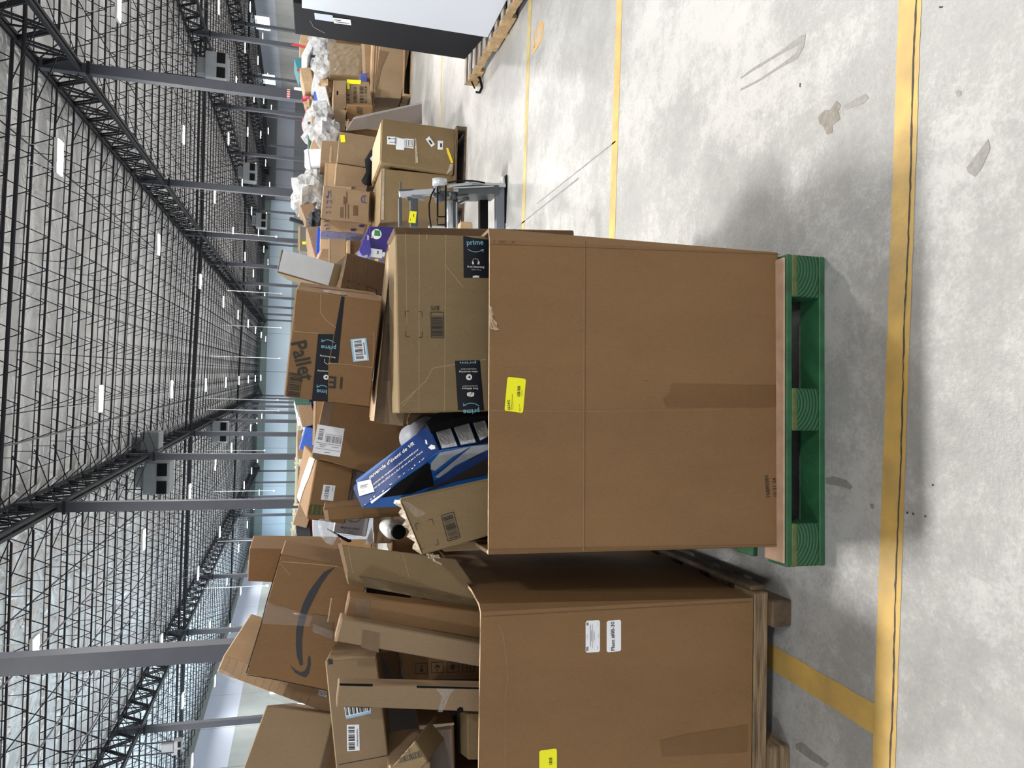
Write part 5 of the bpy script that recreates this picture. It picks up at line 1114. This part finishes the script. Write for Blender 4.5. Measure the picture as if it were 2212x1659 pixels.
# heaped goods, placed one by one
goods = [
 ((668,92),15,.5,.3,'tan','package','tan carton on the heap nearest the black cabinet'), ((676,150),15,.4,.25,'brown','package','brown carton at the left end of the heap nearest the black cabinet'),
 ((657,157),15.2,.42,.3,'teal','package','dark teal case standing upright on the right heap'), ((671,120),14.9,.7,.12,'white','package','long white plastic bar on the right heap'),
 ((690,125),14.8,.45,.3,'white','ball','white plastic bundle in the right heap'), ((688,140),14.7,.3,.3,'silver','ball','silver bundle low in the right heap'),
 ((664,185),14.7,.5,.2,'tan','package','tan carton tipped over the white trays heap'), ((690,180),14.5,.5,.22,'white','package','white tray above the lid box'), ((702,188),14.4,.35,.2,'tan','ball','tan round bundle between the white trays'),
 ((690,210),14.4,.3,.2,'blue','cylinder','small blue canister on the white trays heap'), ((697,201),14.3,.15,.12,'dark green','ball','small dark green item among the white trays'),
 ((700,220),14.4,.55,.2,'white','package','long white tray at the left end of the trays heap'), ((664,222),14.6,.25,.14,'pink','cylinder','small pink canister left of the taped column top'), ((672,226),14.6,.3,.25,'tan','ball','tan bundle beside the pink canister'),
 ((667,262),12.5,.22,.16,'red','ball','small red item at the top of the crumpled plastic heap'), ((714,261),12.3,.18,.12,'red','package','small red package right of the crumpled plastic'),
 ((668,288),12.5,.22,.14,'blue','package','small blue package in the crumpled plastic heap'), ((663,278),12.5,.2,.12,'pink','package','pinkish package at the top of the crumpled plastic heap'),
 ((686,308),12.2,.5,.3,'dark green','package','dark green box under the tan board'), ((678,303),12.3,.7,.06,'tan','package','thin tan board lying on the crumpled plastic'), ((700,312),12.1,.5,.35,'tan','package','tan carton between dark green box and white foam box'),
 ((671,371),11.8,.22,.1,'red','package','red package just left of the white foam box'), ((680,372),11.8,.2,.12,'pink','package','pink package left of the white foam box'), ((676,385),11.7,.2,.14,'teal','package','small teal package in the middle heap'),
 ((690,383),11.6,.4,.1,'white','package','white strip in the middle heap'), ((694,395),11.5,.3,.12,'tan','package','small tan package in the middle heap'),
 ((688,437),11.2,.22,.35,'black','package','black upright package above the blue lettering carton'), ((690,415),11.2,.18,.5,'tan','package','thin tan stick package above the blue lettering carton'),
 ((664,455),11.2,.4,.22,'brown','package','brown carton leaning right of the black round bag'), ((655,452),11.3,.14,.14,'tan','ball','small tan bundle at the top of the brown carton'), ((684,478),10.6,.3,.3,'black','ball','black round bag next to the olive bin'),
 ((671,480),10.8,.16,.16,'black','ball','small black bundle above the black round bag'), ((668,470),10.8,.3,.2,'brown','package','brown package right of the small black bundle'), ((656,483),10.8,.06,.4,'black','package','thin black bar over the olive bin'),
 ((690,556),9.6,.6,.2,'brown','package','brown carton lid below the olive bin'), ((700,565),9.3,.5,.2,'brown','package','flattened brown carton below the blue tub'),
]
for i, (px, Y, w_, h_, cl_, kd, lb_) in enumerate(goods): small(px, Y, w_, h_, cl_, lb_, 20+i, kind=kd)
for i, (a, b_, Y, c_, lb_) in enumerate([((630,95),(710,115),14.7,'red','long red handled tool sticking up from the right heap'), ((642,151),(676,160),14.9,'red','short red rod beside the dark teal case'), ((651,217),(680,212),14.5,'red','red rod beside the pink canister'), ((672,122),(725,118),14.6,'black','black strap hanging over the film wrapped carton')]):
    o = MB().tube([at(*a, Y), at(*b_, Y)], .025, 8).build('rod', GM_[c_]); tag(o, lb_, 'rod')
for i, (px, Y, r_0, lb_) in enumerate([((694,265),12.3,.3,'crumpled clear plastic at the right side of the plastic heap'), ((692,285),12.2,.32,'crumpled clear plastic in the middle of the plastic heap'), ((704,295),12.0,.28,'crumpled clear plastic at the lower edge of the plastic heap'),
        ((670,415),11.2,.25,'crinkled silver film pack above the blue lettering carton, right one'), ((665,430),11.1,.3,'crinkled silver film pack above the blue lettering carton, left one'), ((700,100),14.6,.3,'white crinkled film over the film wrapped carton'), ((706,145),14.4,.3,'shiny film hanging over the left side of the film wrapped carton'),
        ((684,470),10.9,.18,'white crumpled film right of the black round bag'), ((676,395),11.4,.2,'clear film bundle between the foam box and the silver packs')]):
    crumple(at(*px, Y), r_0, PLAST, lb_, 50+i)
o, P_, E_ = slab('foam_box', [(657,362),(657,321),(698,320),(699,360)], plane((657,362), 11.4, 6, 15), .35, mat=mk('white_foam', (.6, .62, .66), .5), label='white foam box lying on the middle heap', cat='box', bev=.02)
Decal(plane((657,362), 11.4, 6, 15), .01).poly([m3(165,860), m3(245,815), m3(310,1270), m3(255,1265)]).build('bright_lid', WLAB, o)
o = MB().tube([at(*m3(1700,900), 9.5), at(*m3(1640,1100), 9.45), at(*m3(1600,1350), 9.5), at(*m3(1530,1560), 9.6)], [.06, .09, .05, .07], 8).build('black_strap_bag', BLACK); tag(smooth(o), 'black strap bag hanging between the big tan carton and the open carton', 'bag')
o, P_, E_ = slab('tool_case', [m3(1600,1020), m3(1660,960), m3(1745,1050), m3(1720,1150)], plane(m3(1600,1020), 9.3, 0, 10), .2, mat=GM_['silver'], label='small silver case tucked beside the black strap bag', cat='case')
o, P_, E_ = slab('package', [(806,371),(806,360),(812,360),(812,374)], plane((806,371), 9.2, 0, 10), .1, mat=YLAB, label='small yellow package just above the wide kraft carton', cat='package')
# paper notice on the far right wall side
nt_, P_, E_ = slab('paper_notice', [(636,211),(635,188),(664,190),(664,212)], plane((636,211), 30, 0, 0), .03, mat=WLAB, label='white paper notice board on a post beyond the right heap', cat='sign', bev=0)
bp_ = (P_[2]+P_[3])/2; MB().box(bp_.x-.03, bp_.x+.03, bp_.y+.005, bp_.y+.06, 0, bp_.z+.1).build('post', STEEL, thing_root(nt_))
# ================================================================ racks and goods beyond the front heap (centre left)
RN = ['nearest', 'second', 'third', 'fourth']
def rack(ya, yb, xt, Y, lb_, shelves=3):
    a = at(xt, yb, Y); b_ = at(xt, ya, Y); H_ = a.z; e = empty('cream_rack', ((a.x+b_.x)/2, Y+.6, 0), lb_, 'rack'); W = b_.x-a.x; n = max(1, round(W/1.3))
    for i in range(n+1):
        for yy in (Y, Y+1.1): MB().box(a.x+W*i/n-.035, a.x+W*i/n+.035, yy-.035, yy+.035, 0, H_).build('post', CREAM, e)
    for k_ in range(shelves):
        z = H_-.03-k_*(H_-.3)/shelves
        for yy in (Y, Y+1.1): MB().box(a.x, b_.x, yy-.03, yy+.03, z-.06, z).build('beam', CREAM, e)
        MB().box(a.x, b_.x, Y, Y+1.1, z-.1, z-.06).build('shelf', CREAM, e)
    for i in range(n):
        if i % 2 == 0: MB().bar((a.x+W*i/n, Y, .6), (a.x+W*(i+1)/n, Y, H_-.1), .04).build('brace', CREAM, e)
    return e
rack(900, 1000, 636, 22, 'cream metal storage rack left of the PALLET carton, holding small goods')
rack(1000, 1090, 634, 27, 'cream metal storage rack behind the glossy taped carton')
rack(1145, 1190, 626, 24, 'cream metal storage rack beside the thick column, right of the curved arrow heap')
rack(1110, 1150, 630, 34, 'distant cream metal rack directly left of the grey column')
g2 = [((655,868),'dark green','package','dark green package right end of the rack goods'), ((672,880),'blue','ball','blue bundle behind the shipping label carton'), ((664,872),'brown','package','brown package near the blue bundle'), ((676,902),'orange','ball','orange bundle behind the shipping label carton'),
 ((662,895),'brown','package','brown package above the orange bundle'), ((668,912),'white','ball','white bundle on the cream rack'), ((672,925),'yellow','package','yellow package on the cream rack'), ((664,935),'black','package','black package on the cream rack'), ((668,945),'blue','package','small blue package on the cream rack'),
 ((655,890),'white','package','white package high on the cream rack'), ((658,960),'brown','package','brown carton on the cream rack'), ((680,965),'brown','package','brown carton just above the glossy taped carton'), ((651,1000),'white','ball','white ball-like bundle on the second rack, upper'), ((650,1012),'white','ball','white ball-like bundle on the second rack, middle'), ((650,1022),'silver','ball','silver bundle on the second rack'),
 ((655,1030),'white','ball','white bundle right of the thick column'), ((655,1112),'brown','package','brown package left of the thick column'), ((668,1122),'red','package','red package left of the thick column'), ((662,1135),'brown','ball','brown bundle left of the thick column'), ((672,1145),'white','ball','white bundle left of the thick column'), ((655,1150),'black','package','black package above the pale grey carton'), ((660,1165),'brown','package','brown package on the third rack'), ((672,1172),'tan','package','tan package on the third rack')]
for i, (px, cl_, kd, lb_) in enumerate(g2): small(px, 16.35+(i % 4)*.15 if (px[1] < 990 or px[1] > 1100) else 27.4, .5 if kd == 'package' else .45, .3, cl_, lb_, 90+i, kind=kd)
a = at(700, 1190, 16); b_ = at(700, 1105, 16); backbox(a.x, b_.x, 16, 1.1, at(680, 1140, 16).z, 'brown bulk box left of the thick column, behind the thin brown carton')
a = at(690, 960, 16); b_ = at(690, 820, 16); backbox(a.x, b_.x, 16, 1.1, at(678, 890, 16).z, 'brown bulk box behind the shipping label carton')
a = at(684, 1104, 14); b_ = at(684, 1180, 14)
o, P_, E_ = slab('wrapped_pallet', [(676,1165),(676,1122),(850,1122),(850,1165)], plane((676,1165), 13, 0, 0), .8, mat=mk('grey_wrap', (.35, .38, .44), .35, noise=.1), label='grey wrapped block left of the thick column', cat='pallet load')
gn = MB(); a = at(665, 905, 30); b_ = at(645, 862, 30); o = MB().box(a.x, b_.x+.6, 30, 30.2, 0, b_.z).build('green_curtain', mk('green_curtain', (.03, .14, .08), .7)); tag(o, 'green screen standing far behind the PALLET carton', 'screen')
